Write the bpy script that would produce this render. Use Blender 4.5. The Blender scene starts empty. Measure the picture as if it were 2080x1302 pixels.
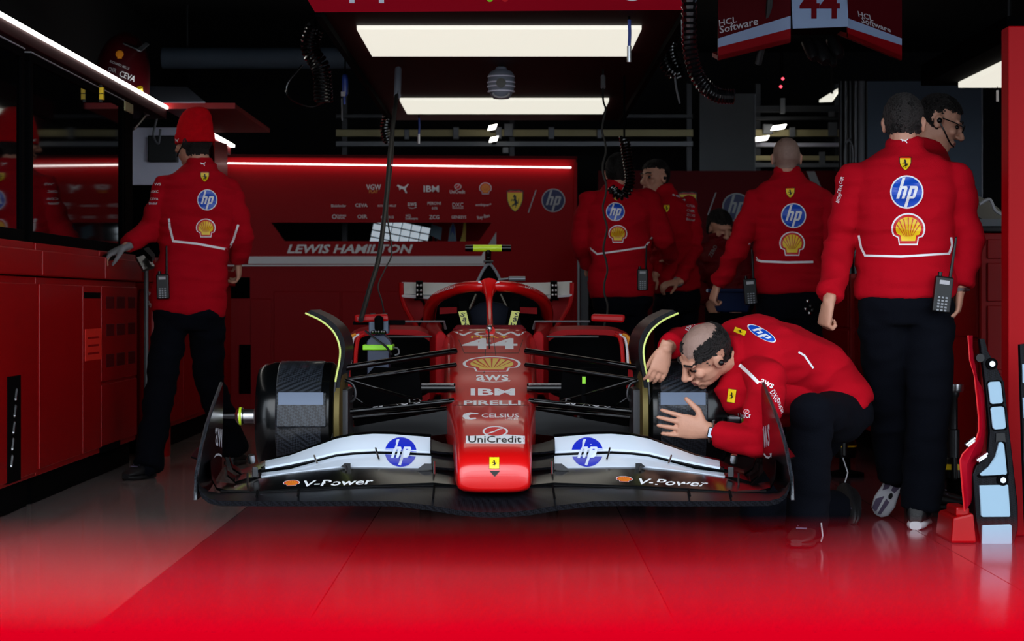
import bpy, bmesh, math, random
from mathutils import Vector, Matrix, noise
from mathutils.bvhtree import BVHTree
from mathutils.geometry import tessellate_polygon
random.seed(4)
V = Vector
SC = bpy.context.scene
COL = SC.collection
# ------------------------------------------------------------------ camera, world, light
F, H, CX, HY = 4250.0, 0.92, 1040.0, 612.0      # focal length in pixels, eye height, vanishing point
def W(px, py, Y):                                # a point of the place at depth Y metres from the lens
    return V(((px - CX) * Y / F, Y, H - (py - HY) * Y / F))
CAM = V((0, 0, H))
cd = bpy.data.cameras.new('camera'); cam = bpy.data.objects.new('camera', cd); COL.objects.link(cam)
cam.location = CAM; cam.rotation_euler = (math.pi / 2, 0, 0)
cd.sensor_fit = 'HORIZONTAL'; cd.sensor_width = 36; cd.lens = 36 * F / 2080
cd.shift_y = -39 / 2080; cd.clip_start = .01; cd.clip_end = 200
cd.dof.use_dof = True; cd.dof.focus_distance = 8.4; cd.dof.aperture_fstop = 6.3
SC.camera = cam
vs = SC.view_settings; vs.view_transform = 'Standard'; vs.look = 'None'; vs.gamma = 1; vs.use_curve_mapping = False
vs.exposure = 0.0
wd = bpy.data.worlds.new('sky'); SC.world = wd; wd.use_nodes = True
wd.node_tree.nodes['Background'].inputs[0].default_value = (.80, .90, 1, 1)
wd.node_tree.nodes['Background'].inputs[1].default_value = 4.0
sd = bpy.data.lights.new('sun', 'SUN'); sun = bpy.data.objects.new('sun', sd); COL.objects.link(sun)
sd.energy = .4; sd.angle = math.radians(30); sd.color = (1, .97, .94)
sun.rotation_euler = (math.radians(64), 0, math.radians(-14))
SC.cycles.max_bounces = 6; SC.cycles.diffuse_bounces = 3; SC.cycles.glossy_bounces = 3; SC.cycles.transmission_bounces = 3
SC.cycles.caustics_reflective = False; SC.cycles.caustics_refractive = False

# ------------------------------------------------------------------ materials
def lin(c):
    return tuple(((x / 255) / 12.92 if x / 255 <= .04045 else ((x / 255 + .055) / 1.055) ** 2.4) for x in c) + (1,)
MATS = {}
def mat(name, c, rough=.5, metal=0, coat=0, var=.12, vs_=6, bump=0, bs=60, emit=0, spec=.5, weave=0, alpha=1, sheen=0):
    if name in MATS: return MATS[name]
    m = bpy.data.materials.new(name); m.use_nodes = True; MATS[name] = m
    nt = m.node_tree; b = nt.nodes['Principled BSDF']; c = lin(c)
    b.inputs['Roughness'].default_value = rough; b.inputs['Metallic'].default_value = metal
    b.inputs['Coat Weight'].default_value = coat; b.inputs['Coat Roughness'].default_value = .08
    b.inputs['Specular IOR Level'].default_value = spec; b.inputs['Sheen Weight'].default_value = sheen
    b.inputs['Base Color'].default_value = c
    tc = nt.nodes.new('ShaderNodeTexCoord')
    if var:
        n = nt.nodes.new('ShaderNodeTexNoise'); n.inputs['Scale'].default_value = vs_; n.inputs['Detail'].default_value = 4
        nt.links.new(tc.outputs['Object'], n.inputs['Vector'])
        mx = nt.nodes.new('ShaderNodeMix'); mx.data_type = 'RGBA'
        mx.inputs[6].default_value = tuple(x * (1 - var) for x in c[:3]) + (1,)
        mx.inputs[7].default_value = tuple(min(1, x * (1 + var)) for x in c[:3]) + (1,)
        nt.links.new(n.outputs['Fac'], mx.inputs[0]); nt.links.new(mx.outputs[2], b.inputs['Base Color'])
    if weave:
        k = nt.nodes.new('ShaderNodeTexChecker'); k.inputs['Scale'].default_value = weave
        mp = nt.nodes.new('ShaderNodeMapping'); mp.inputs['Rotation'].default_value = (.6, .5, .78)
        nt.links.new(tc.outputs['Object'], mp.inputs['Vector']); nt.links.new(mp.outputs[0], k.inputs['Vector'])
        k.inputs['Color1'].default_value = tuple(x * .45 for x in c[:3]) + (1,); k.inputs['Color2'].default_value = tuple(x * 1.8 for x in c[:3]) + (1,)
        nt.links.new(k.outputs['Color'], b.inputs['Base Color'])
    if bump:
        n2 = nt.nodes.new('ShaderNodeTexNoise'); n2.inputs['Scale'].default_value = bs; n2.inputs['Detail'].default_value = 5
        nt.links.new(tc.outputs['Object'], n2.inputs['Vector'])
        bp = nt.nodes.new('ShaderNodeBump'); bp.inputs['Strength'].default_value = bump; bp.inputs['Distance'].default_value = .01
        nt.links.new(n2.outputs['Fac'], bp.inputs['Height']); nt.links.new(bp.outputs[0], b.inputs['Normal'])
    if emit:
        b.inputs['Emission Color'].default_value = c; b.inputs['Emission Strength'].default_value = emit
    if alpha < 1:
        b.inputs['Alpha'].default_value = alpha
    return m
RED = mat('car_red_paint', (200, 7, 8), .34, 0, .6, .03, spec=.5)
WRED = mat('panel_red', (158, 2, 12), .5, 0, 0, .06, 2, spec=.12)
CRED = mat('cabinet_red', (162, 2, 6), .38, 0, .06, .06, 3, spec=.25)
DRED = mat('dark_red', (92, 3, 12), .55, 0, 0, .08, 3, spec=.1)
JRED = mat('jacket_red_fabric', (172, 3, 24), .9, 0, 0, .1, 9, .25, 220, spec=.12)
JRED2 = mat('jacket_rib_red', (150, 6, 20), .9, 0, 0, .1, 9, .3, 260)
KNIT = mat('beanie_red_knit', (200, 5, 20), .95, 0, 0, .2, 40, .8, 190, spec=.1)
NAVY = mat('trouser_navy_fabric', (6, 8, 16), .95, 0, 0, .2, 8, .3, 200, spec=.1)
BLK = mat('black_plastic', (9, 9, 10), .35, 0, .0, .2, spec=.3)
MBLK = mat('matt_black', (3, 3, 4), .85, 0, 0, .2, spec=.05)
GBLK = mat('gloss_black', (4, 5, 6), .2, 0, .12, .1, spec=.3)
RUB = mat('black_rubber', (14, 14, 15), .6, 0, 0, .2, 12, .15, 90)
CARB = mat('carbon_fibre', (13, 14, 18), .3, 0, .0, 0, weave=160, spec=.08)
CARB2 = mat('carbon_fibre_coarse', (34, 38, 44), .3, .2, .5, 0, weave=110)
SILV = mat('bare_metal', (190, 190, 192), .28, 1, 0, .08)
GREYM = mat('grey_metal', (118, 120, 124), .45, .5, 0, .15)
STEEL = mat('dark_steel', (58, 58, 60), .4, .8, 0, .2)
BRASS = mat('yellow_zinc_steel', (190, 178, 130), .5, .2, 0, .15)
LGREY = mat('light_grey_board', (228, 228, 245), .6, 0, 0, .06)
DGREY = mat('dark_grey_board', (112, 116, 120), .7, 0, 0, .1)
BGREY = mat('blue_grey_board', (74, 88, 104), .7, 0, 0, .1)
WHITE = mat('print_white', (236, 236, 238), .45, 0, 0, .03)
WBLUE = mat('wing_pale_blue_white', (228, 238, 252), .3, 0, .3, .03)
PGREY = mat('print_light_grey', (170, 168, 172), .5, 0, 0, .04)
BLUE = mat('print_blue', (14, 74, 190), .4, 0, .1, .04)
DBLUE = mat('print_dark_blue', (12, 26, 84), .5, 0, 0, .05)
WGBLUE = mat('wing_print_blue', (20, 46, 200), .35, 0, .2, .04)
YEL = mat('print_yellow', (246, 206, 20), .45, 0, 0, .04)
ORAN = mat('print_orange', (240, 150, 30), .45, 0, 0, .06)
PRED = mat('print_red', (206, 14, 22), .45, 0, 0, .04)
PBLK = mat('print_black', (8, 8, 8), .5, 0, 0, .05)
SEAM = mat('seam_dark', (30, 2, 5), .7, 0, 0, .1)
FLUO = mat('fluorescent_yellow', (206, 236, 40), .4, 0, .1, .04)
LIME = mat('lime_green_band', (150, 232, 30), .45, 0, 0, .05)
PYEL = mat('pale_yellow_label', (222, 224, 120), .6, 0, 0, .05)
EDGEY = mat('edge_pale_yellow', (212, 226, 120), .35, 0, .2, .05)
MNAVY = mat('machine_navy', (34, 46, 72), .5, 0, .1, .1)
MGREY = mat('machine_blue_grey', (70, 84, 104), .5, 0, 0, .1)
SKIN = mat('skin', (196, 142, 118), .5, 0, 0, .1, 30, .12, 120, spec=.35)
SKIN2 = mat('skin_shaved_scalp', (146, 116, 104), .6, 0, 0, .2, 90, .3, 300)
HAIR = mat('hair_dark_brown', (26, 20, 18), .6, 0, 0, .6, 200, 1.6, 260)
HAIRG = mat('hair_greying', (58, 52, 50), .6, 0, 0, .75, 240, 1.6, 300)
LIPS = mat('lips', (150, 84, 78), .5, 0, 0, .05)
EYEM = mat('eye_dark', (24, 18, 16), .15, 0, 0, 0)
GLOVE = mat('glove_grey', (120, 118, 120), .8, 0, 0, .15, 20, .2, 200)
SOLE = mat('sole_white', (206, 206, 212), .6, 0, 0, .08)
SHOE = mat('shoe_black', (16, 15, 18), .6, 0, 0, .2, 30, .2, 120)
SHOEP = mat('shoe_purple_grey', (96, 84, 108), .6, 0, 0, .1)
SCREEN = mat('watch_screen', (176, 196, 220), .12, 0, .4, 0)
FOAMB = mat('foam_pale_blue', (150, 180, 200), .7, 0, 0, .04, 4)
BLUEP = mat('blue_plastic', (26, 58, 150), .35, 0, .2, .05)
NBLUE = mat('navy_plastic_tub', (18, 34, 72), .35, 0, .2, .08)
GREYP = mat('grey_plastic', (120, 126, 140), .45, 0, .1, .06)
LITP = mat('ceiling_light_diffuser', (250, 247, 232), .6, 0, 0, 0, emit=.86)
LED = mat('led_strip', (255, 252, 246), .5, 0, 0, 0, emit=9)
LEDB = mat('led_strip_back', (255, 240, 236), .5, 0, 0, 0, emit=3.5)
RLAMP = mat('rack_lamp_diffuser', (255, 250, 238), .5, 0, 0, 0, emit=7)
LEDR = mat('red_indicator_lamp', (255, 70, 90), .5, 0, 0, 0, emit=2.5)
GLASSD = mat('dark_glass', (5, 5, 7), .04, 0, 0, 0, spec=.8)
SEAT = mat('seat_navy', (15, 19, 30), .7, 0, 0, .1, spec=.1)
STICK = mat('sticker_orange_red', (255, 40, 26), .5, 0, 0, .2, 30)
BLACKOUT = mat('ceiling_black', (9, 9, 10), .85, 0, 0, .2)
WALLB = mat('wall_black', (14, 13, 15), .85, 0, 0, .2)
FL1 = mat('floor_pale', (158, 142, 138), .13, 0, .2, .07, 3, .012, 8)
FL2 = mat('floor_mid', (92, 70, 78), .15, 0, .2, .08, 3, .012, 8)
FL3 = mat('floor_warm', (112, 82, 82), .15, 0, .2, .08, 3, .012, 8)
PIT = mat('pit_lane_ground', (70, 70, 74), .8, 0, 0, .2, 5)
COVR = mat('cover_maroon', (58, 5, 12), .35, 0, .2, .06, 3, spec=.2)
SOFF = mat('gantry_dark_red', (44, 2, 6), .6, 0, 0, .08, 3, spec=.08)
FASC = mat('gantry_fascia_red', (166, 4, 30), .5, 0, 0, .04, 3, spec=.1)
PODW = mat('pod_shaded_blue', (128, 146, 176), .5, 0, 0, .04)  # pod materials: the shade the pod hangs in is put into their colours
PODR = mat('pod_shaded_red', (120, 3, 12), .5, 0, 0, .05, spec=.1)
PODB = mat('pod_shaded_dark_red', (66, 2, 9), .55, 0, 0, .05, spec=.08)
COILM = mat('glossy_black_hose', (8, 8, 10), .18, 0, .6, .05)
DUCTP = mat('duct_sky_highlight', (104, 114, 132), .35, 1, 0, .1)  # bright metal standing in for the sky highlight on the duct cover
BRASD = mat('brake_disc_edge', (92, 80, 40), .5, .6, 0, .2)
BARR = mat('barrier_red', (138, 0, 12), .8, 0, 0, .04, spec=0)

# ------------------------------------------------------------------ mesh builder
ORG = {}
class MB:
    def __init__(s): s.v = []; s.f = []; s.m = []
    def add(s, vv, ff, mi=0):
        o = len(s.v); s.v += [V(p) for p in vv]
        for f in ff: s.f.append(tuple(i + o for i in f)); s.m.append(mi)
        return s
    def hexa(s, p, mi=0):      # 8 corners: 4 below, 4 above, same order
        return s.add(p, [(0, 3, 2, 1), (4, 5, 6, 7), (0, 1, 5, 4), (1, 2, 6, 5), (2, 3, 7, 6), (3, 0, 4, 7)], mi)
    def bp(s, a, b, mi=0):
        x0, x1 = sorted((a[0], b[0])); y0, y1 = sorted((a[1], b[1])); z0, z1 = sorted((a[2], b[2]))
        return s.hexa([(x0, y0, z0), (x1, y0, z0), (x1, y1, z0), (x0, y1, z0), (x0, y0, z1), (x1, y0, z1), (x1, y1, z1), (x0, y1, z1)], mi)
    def box(s, c, d, mi=0, rot=None):
        c = V(c); d = V(d) / 2; R = rot or Matrix.Identity(3)
        q = [(-1, -1, -1), (1, -1, -1), (1, 1, -1), (-1, 1, -1), (-1, -1, 1), (1, -1, 1), (1, 1, 1), (-1, 1, 1)]
        return s.hexa([c + R @ V((a * d.x, b * d.y, e * d.z)) for a, b, e in q], mi)
    def loft(s, rings, cap=True, mi=0, closed=True):
        n = len(rings[0]); vv = [p for r in rings for p in r]; ff = []
        for i in range(len(rings) - 1):
            for j in range(n if closed else n - 1):
                k = (j + 1) % n
                ff.append((i * n + j, i * n + k, (i + 1) * n + k, (i + 1) * n + j))
        if cap:
            ff.append(tuple(range(n - 1, -1, -1))); ff.append(tuple((len(rings) - 1) * n + j for j in range(n)))
        return s.add(vv, ff, mi)
    def tube(s, pts, r, n=8, mi=0, round_=False, flat=1.0, up=None):
        pts = [V(p) for p in pts]; k = len(pts); rr = list(r) if isinstance(r, (list, tuple)) else [r] * k
        if round_:
            d0 = (pts[0] - pts[1]).normalized(); d1 = (pts[-1] - pts[-2]).normalized()
            pa, ra, pb, rb = [], [], [], []
            for a in (90, 65, 38, 15):
                q = math.radians(a); pa.append(pts[0] + d0 * rr[0] * math.sin(q)); ra.append(max(rr[0] * math.cos(q), 1e-4))
                pb.insert(0, pts[-1] + d1 * rr[-1] * math.sin(q)); rb.insert(0, max(rr[-1] * math.cos(q), 1e-4))
            pts = pa + pts + pb; rr = ra + rr + rb; k = len(pts)
        t = [(pts[min(i + 1, k - 1)] - pts[max(i - 1, 0)]).normalized() for i in range(k)]
        a = (V(up) if up is not None else (V((0, 0, 1)) if abs(t[0].z) < .9 else V((0, 1, 0))))
        rings = []
        for i in range(k):
            a = a - t[i] * a.dot(t[i])
            if a.length < 1e-6: a = t[i].orthogonal()
            a.normalize(); b = t[i].cross(a)
            rings.append([pts[i] + (a * math.cos(x) * flat + b * math.sin(x)) * rr[i] for x in (2 * math.pi * j / n for j in range(n))])
        return s.loft(rings, True, mi)
    def lathe(s, prof, o, ax, n=24, mi=0):       # prof: (radius, distance along axis)
        o = V(o); ax = V(ax).normalized(); a = ax.orthogonal().normalized(); b = ax.cross(a)
        return s.loft([[o + ax * h + (a * math.cos(x) + b * math.sin(x)) * max(r, 1e-4) for x in (2 * math.pi * j / n for j in range(n))] for r, h in prof], True, mi)
    def ball(s, c, r, mi=0, R=None, n=16):
        c = V(c); r = (r, r, r) if not isinstance(r, (tuple, list)) else r; R = R or Matrix.Identity(3); rings = []
        for i in range(n // 2 + 1):
            th = math.pi * (i + (.02 if i == 0 else -.02 if i == n // 2 else 0)) / (n // 2)
            rings.append([c + R @ V((r[0] * math.sin(th) * math.cos(x), r[1] * math.sin(th) * math.sin(x), -r[2] * math.cos(th))) for x in (2 * math.pi * j / n for j in range(n))])
        return s.loft(rings, True, mi)
    def prism(s, poly, off, mi=0):
        off = V(off); n = len(poly); vv = [V(p) for p in poly] + [V(p) + off for p in poly]
        tri = tessellate_polygon([[V(p) for p in poly]])
        ff = [tuple(t) for t in tri] + [tuple(i + n for i in reversed(t)) for t in tri] + [(i, (i + 1) % n, n + (i + 1) % n, n + i) for i in range(n)]
        return s.add(vv, ff, mi)
    def sheet(s, rows, off, mi=0):               # rows of points, given a thickness vector (or function of the point)
        n = len(rows[0]); m = len(rows); top = [V(p) for r in rows for p in r]
        bot = [p + (off(p) if callable(off) else V(off)) for p in top]; N = len(top); ff = []
        for i in range(m - 1):
            for j in range(n - 1):
                q = (i * n + j, i * n + j + 1, (i + 1) * n + j + 1, (i + 1) * n + j)
                ff.append(q); ff.append(tuple(x + N for x in reversed(q)))
        edge = [j for j in range(n)] + [i * n + n - 1 for i in range(1, m)] + [(m - 1) * n + j for j in range(n - 2, -1, -1)] + [i * n for i in range(m - 2, 0, -1)]
        for a, b in zip(edge, edge[1:] + edge[:1]): ff.append((b, a, a + N, b + N))
        return s.add(top + bot, ff, mi)
    def build(s, name, m, parent=None, smooth=False, bevel=0, fix=True):
        o0 = ORG.get(parent.name, V()) if parent else V()
        me = bpy.data.meshes.new(name); me.from_pydata([p - o0 for p in s.v], [], s.f)
        for x in (m if isinstance(m, (list, tuple)) else [m]): me.materials.append(x)
        me.polygons.foreach_set('material_index', s.m)
        if fix:
            b = bmesh.new(); b.from_mesh(me); bmesh.ops.recalc_face_normals(b, faces=b.faces); b.to_mesh(me); b.free()
        if smooth: me.polygons.foreach_set('use_smooth', [True] * len(me.polygons))
        return link(name, me, parent, bevel, smooth)
def link(name, me, parent=None, bevel=0, smooth=False):
    o = bpy.data.objects.new(name, me); COL.objects.link(o)
    if parent: o.parent = parent
    ORG[o.name] = ORG.get(parent.name, V()).copy() if parent else V()
    if bevel:
        b = o.modifiers.new('edge', 'BEVEL'); b.width = bevel; b.segments = 2; b.limit_method = 'ANGLE'; b.angle_limit = .6
    elif smooth:
        b = bpy.data.objects[o.name]; me.update()
        try: me.set_sharp_from_angle(angle=math.radians(42))
        except Exception: pass
    return o
def tag(o, label=None, cat=None, group=None, kind=None):
    if label: o['label'] = label
    if cat: o['category'] = cat
    if group: o['group'] = group
    if kind: o['kind'] = kind
    return o
def thing(name, label, cat, loc, group=None):
    o = bpy.data.objects.new(name, None); COL.objects.link(o); o.location = V(loc); o.empty_display_size = .1
    ORG[o.name] = V(loc); return tag(o, label, cat, group)
def structure(o): o['kind'] = 'structure'; return o

# ------------------------------------------------------------------ flat print: shapes in unit space, laid on real surfaces
def tri2(loops):
    L = [[V((x, y, 0)) for x, y in l] for l in loops]; t = tessellate_polygon(L)
    return [(p.x, p.y) for l in L for p in l], [tuple(x) for x in t]
TXT = {}
def txt(s, bold=.0, spacing=1.0):
    k = (s, bold, spacing)
    if k not in TXT:
        c = bpy.data.curves.new('lettering', 'FONT'); c.body = s; c.offset = bold * .3; c.resolution_u = 2; c.space_character = spacing
        o = bpy.data.objects.new('lettering', c); COL.objects.link(o)
        me = o.to_mesh(); vv = [(p.co.x, p.co.y) for p in me.vertices]; ff = [tuple(p.vertices) for p in me.polygons]
        o.to_mesh_clear(); bpy.data.objects.remove(o); bpy.data.curves.remove(c)
        x0 = min(p[0] for p in vv); x1 = max(p[0] for p in vv); y0 = min(p[1] for p in vv); y1 = max(p[1] for p in vv)
        TXT[k] = ([((x - x0) / (x1 - x0) * 2 - 1, (y - y0) / (y1 - y0) * 2 - 1) for x, y in vv], ff)
    return TXT[k]
def word(s, m=None, bold=.03, spacing=1.0): return [(m or WHITE,) + txt(s, bold, spacing)]
def circ(r, n=40, cx=0, cy=0, ry=None): return [(cx + r * math.cos(2 * math.pi * i / n), cy + (ry or r) * math.sin(2 * math.pi * i / n)) for i in range(n)]
def poly(m, *loops): return (m,) + tri2(loops)
def shp_round(field=None, ink=None, rim=True):
    field = field or BLUE; ink = ink or WHITE
    sk = lambda pts: [(x + .3 * y, y) for x, y in pts]
    R = lambda a, b, c, d: poly(ink, sk([(a, c), (b, c), (b, d), (a, d)]))
    out = ([poly(ink, circ(1))] if rim else []) + [poly(field, circ(.91 if rim else 1))]
    out += [poly(ink, sk([(-.52, -.4), (-.34, -.4), (-.34, .2), (-.20, .2), (-.20, -.4), (-.02, -.4), (-.02, .22), (-.1, .36), (-.34, .36), (-.34, .88), (-.52, .84)])),
            poly(ink, sk([(.1, -.88), (.28, -.92), (.28, -.4), (.52, -.4), (.6, -.28), (.6, .24), (.5, .36), (.1, .36)])),
            poly(field, sk([(.28, -.24), (.42, -.24), (.42, .2), (.28, .2)]))]
    return out
def shp_scallop(body=None, rim=None, red=None):
    body = body or YEL; rim = rim or WHITE; red = red or PRED
    def outl(k, dy=0):
        p = [(k * math.cos(math.radians(a)), k * math.sin(math.radians(a)) + .08) for a in range(-32, 213, 7)]
        return p + [(-.62 * k, -.5 * k + dy), (-.55 * k, -.98 * k + dy), (.55 * k, -.98 * k + dy), (.62 * k, -.5 * k + dy)]
    out = [poly(rim, outl(1)), poly(red, outl(.9)), poly(body, outl(.74, .02))]
    for i in range(-3, 4):
        a = math.radians(90 + i * 22); d = V((math.cos(a), math.sin(a))); n = V((-d.y, d.x)); b = V((i * -.07, -.42)); e = V((0, .05)) + d * .74
        q = [b + n * .012, b - n * .012, e - n * .034, e + n * .034]
        out.append(poly(red, [(p.x, p.y) for p in q]))
    return out
HORSE = [(-.15, .95), (-.02, .98), (.02, .85), (.18, .75), (.25, .5), (.22, .3), (.35, .1), (.45, -.1), (.42, -.3), (.5, -.2), (.58, .1), (.75, .5), (.72, .1), (.6, -.35), (.45, -.45), (.3, -.4), (.35, -.6), (.2, -.75), (.15, -.95), (-.05, -.98), (.05, -.85), (.12, -.65), (-.05, -.5), (-.25, -.68), (-.4, -.65), (-.45, -.85), (-.6, -.75), (-.5, -.5), (-.3, -.48), (-.1, -.3), (-.05, -.1), (-.15, .05), (-.35, .0), (-.5, .15), (-.68, -.05), (-.78, .0), (-.6, .3), (-.4, .18), (-.25, .22), (-.2, .4), (-.15, .55), (-.35, .5), (-.4, .6), (-.25, .8)]
def shp_shield(field=None, top=None):
    field = field or YEL
    o = [(-.95, .9), (-.5, 1), (0, .97), (.5, 1), (.95, .9), (.92, .1), (.7, -.4), (.35, -.8), (0, -1), (-.35, -.8), (-.7, -.4), (-.92, .1)]
    return [poly(PBLK, o), poly(field, [(x * .9, y * .92 - .01) for x, y in o]), poly(top or PRED, [(-.84, .83), (-.4, .9), (0, .88), (.4, .9), (.84, .83), (.84, .74), (-.84, .74)]), poly(PBLK, [(x * .6, y * .62 - .02) for x, y in HORSE])]
def shp_badge(): return [poly(PBLK, [(-1, -1), (1, -1), (1, 1), (-1, 1)]), poly(YEL, [(-.94, -.95), (.94, -.95), (.94, .95), (-.94, .95)]), poly(PBLK, [(x * .55, y * .55) for x, y in HORSE])]
def shp_cat(m=None):
    return [poly(m or WHITE, [(-1, .55), (-.82, .85), (-.3, .55), (.2, .35), (.55, .6), (.85, 1), (1, .9), (.7, .4), (.5, .05), (.55, -.4), (.75, -.95), (.5, -1), (.3, -.45), (.05, -.1), (-.3, -.05), (-.55, -.4), (-.6, .1), (-.75, .4)])]
def shp_ring_bolt(): return [poly(WHITE, circ(1, 28)), poly(PRED, circ(.84, 28)), poly(WHITE, [(-.7, -.6), (.1, .0), (-.05, .1), (.75, .62), (.15, .45), (.3, .25), (-.5, -.25)])]
def shp_smile(m=None): return [poly(m or WHITE, [(-1, .6), (-.5, -.1), (0, -.4), (.5, -.25), (.75, .05), (.55, .35), (1, .6), (.95, -.25), (.8, -.05), (.5, -.6), (0, -.8), (-.55, -.5)])]
def strokes(m, pts, w):                          # px polyline of width w
    pts = [V(p) for p in pts]; vv = []; ff = []
    for i, p in enumerate(pts):
        a = (pts[min(i + 1, len(pts) - 1)] - p).normalized() if i < len(pts) - 1 else (p - pts[i - 1]).normalized()
        b = (p - pts[i - 1]).normalized() if i else a
        t = (a + b).normalized(); n = V((-t.y, t.x)); k = w / 2 / max(.4, n.dot(V((-a.y, a.x))))
        vv += [tuple(p + n * k), tuple(p - n * k)]
        if i: ff.append((2 * i - 2, 2 * i - 1, 2 * i + 1, 2 * i))
    return [(m, vv, ff)]
def at(shape, cx, cy, w, h, rot=0, shear=0):
    a = math.radians(rot); ca, sa = math.cos(a), math.sin(a); out = []
    for m, vv, ff in shape:
        q = []
        for x, y in vv:
            X = x * w / 2 + shear * y * h / 2; Y = -y * h / 2
            q.append((cx + X * ca - Y * sa, cy + X * sa + Y * ca))
        out.append((m, q, ff))
    return out
def atq(shape, bl, br, tr, tl):                  # into any four-cornered field
    out = []
    for m, vv, ff in shape:
        q = []
        for x, y in vv:
            u, v = (x + 1) / 2, (y + 1) / 2
            q.append(tuple((bl[i] * (1 - u) + br[i] * u) * (1 - v) + (tl[i] * (1 - u) + tr[i] * u) * v for i in (0, 1)))
        out.append((m, q, ff))
    return out
BVC = {}
def bvh(objs):
    k = tuple(o.name for o in objs)
    if k not in BVC:
        vv, ff = [], []
        for o in objs:
            b = len(vv); g = ORG[o.name]; vv += [p.co + g for p in o.data.vertices]; ff += [tuple(i + b for i in p.vertices) for p in o.data.polygons]
        BVC[k] = BVHTree.FromPolygons(vv, ff)
    return BVC[k]
def decal(name, parent, targets, layers, grid=0, eps=.002, label=None, maxd=99):
    """print a shape onto the surface of the targets: every point lies on that surface"""
    bv = bvh(targets if isinstance(targets, (list, tuple)) else [targets])
    o0 = ORG[parent.name]; mats = []; me_v, me_f, me_m = [], [], []
    for li, (m, vv, ff) in enumerate(layers):
        if m not in mats: mats.append(m)
        b = bmesh.new(); bv_ = [b.verts.new((x, y, 0)) for x, y in vv]
        for f in ff:
            try: b.faces.new([bv_[i] for i in f])
            except ValueError: pass
        if grid:
            for ax in (0, 1):
                lo = min(p[ax] for p in vv); hi = max(p[ax] for p in vv); c = math.ceil(lo / grid) * grid
                while c < hi:
                    co = [0, 0, 0]; no = [0, 0, 0]; co[ax] = c; no[ax] = 1
                    bmesh.ops.bisect_plane(b, geom=b.verts[:] + b.edges[:] + b.faces[:], plane_co=co, plane_no=no); c += grid
        idx = {}; b.verts.index_update()
        for p in b.verts:
            d = (W(p.co.x, p.co.y, 1) - CAM).normalized(); hit = bv.ray_cast(CAM, d, 60)
            if hit[0] is None: continue
            idx[p.index] = len(me_v); me_v.append(hit[0] - d * eps * (1 + .8 * li) - o0)
        for f in b.faces:
            ids = [p.index for p in f.verts]
            if all(i in idx for i in ids):
                q = [me_v[idx[i]] for i in ids]; ys = [p.y for p in q]
                if max(ys) - min(ys) > .35: continue
                me_f.append([idx[i] for i in ids]); me_m.append(mats.index(m))
        b.free()
    if not me_f: print('NO DECAL', name, parent.name); return None
    me = bpy.data.meshes.new(name); me.from_pydata(me_v, [], me_f)
    for m in mats: me.materials.append(m)
    me.polygons.foreach_set('material_index', me_m)
    o = link(name, me, parent)
    if label: o['label'] = label
    return o
def helix(path, R, r, turns, n=8, per=12):       # coiled hose around a path
    path = [V(p) for p in path]; L = [0]
    for a, b in zip(path, path[1:]): L.append(L[-1] + (b - a).length)
    tot = L[-1]; N = int(turns * per); pts = []; a = None
    for i in range(N + 1):
        s = tot * i / N; k = 0
        while k < len(path) - 2 and L[k + 1] < s: k += 1
        u = (s - L[k]) / (L[k + 1] - L[k]); p = path[k].lerp(path[k + 1], u); t = (path[k + 1] - path[k]).normalized()
        a = (a if a is not None else t.orthogonal()); a = (a - t * a.dot(t)).normalized(); b = t.cross(a); q = 2 * math.pi * i / per
        pts.append(p + (a * math.cos(q) + b * math.sin(q)) * R)
    return MB().tube(pts, r, n)
def spline(pts, k=6):                            # smooth curve through points
    pts = [V(p) for p in pts]; P = [pts[0] * 2 - pts[1]] + pts + [pts[-1] * 2 - pts[-2]]; out = []
    for i in range(1, len(P) - 2):
        for j in range(k):
            t = j / k; a, b, c, d = P[i - 1], P[i], P[i + 1], P[i + 2]
            out.append(.5 * ((2 * b) + (c - a) * t + (2 * a - 5 * b + 4 * c - d) * t * t + (3 * b - a - 3 * c + d) * t ** 3))
    return out + [pts[-1]]
# ------------------------------------------------------------------ the room
structure(MB().bp((-3.1, 3.4, -.12), (6.2, 20, -.012)).build('floor', MBLK))
FLO = bpy.data.objects['floor']
xs = [(-3.1, -1.187, FL1), (-1.183, -.587, FL2), (-.583, .466, FL3), (.47, 1.62, FL2), (1.624, 3.2, FL2), (3.204, 6.2, FL2)]
for x0, x1, m in xs:
    for y0, y1 in ((3.4, 13.79), (13.795, 20)):
        MB().bp((x0, y0, -.012), (x1, y1, 0)).build('floor_panel', m, FLO)
structure(MB().bp((-9, -14, -.13), (9, 3.395, -.02)).build('ground', PIT))
structure(MB().bp((-3.2, 5.6, 3.3), (6.3, 20.1, 3.45)).build('ceiling', BLACKOUT))
structure(MB().bp((-3.25, 5.6, 0), (-3.1, 20.1, 3.3)).build('wall_left', WALLB))
structure(MB().bp((6.2, 5.6, 0), (6.35, 20.1, 3.3)).build('wall_right', WALLB))
structure(MB().bp((-3.1, 20, 0), (6.2, 20.15, 3.3)).build('wall_back', WALLB))
lint = structure(MB().bp((-3.2, 5.4, 2.62), (6.3, 5.6, 3.45)).build('trim_1', WALLB))

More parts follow.
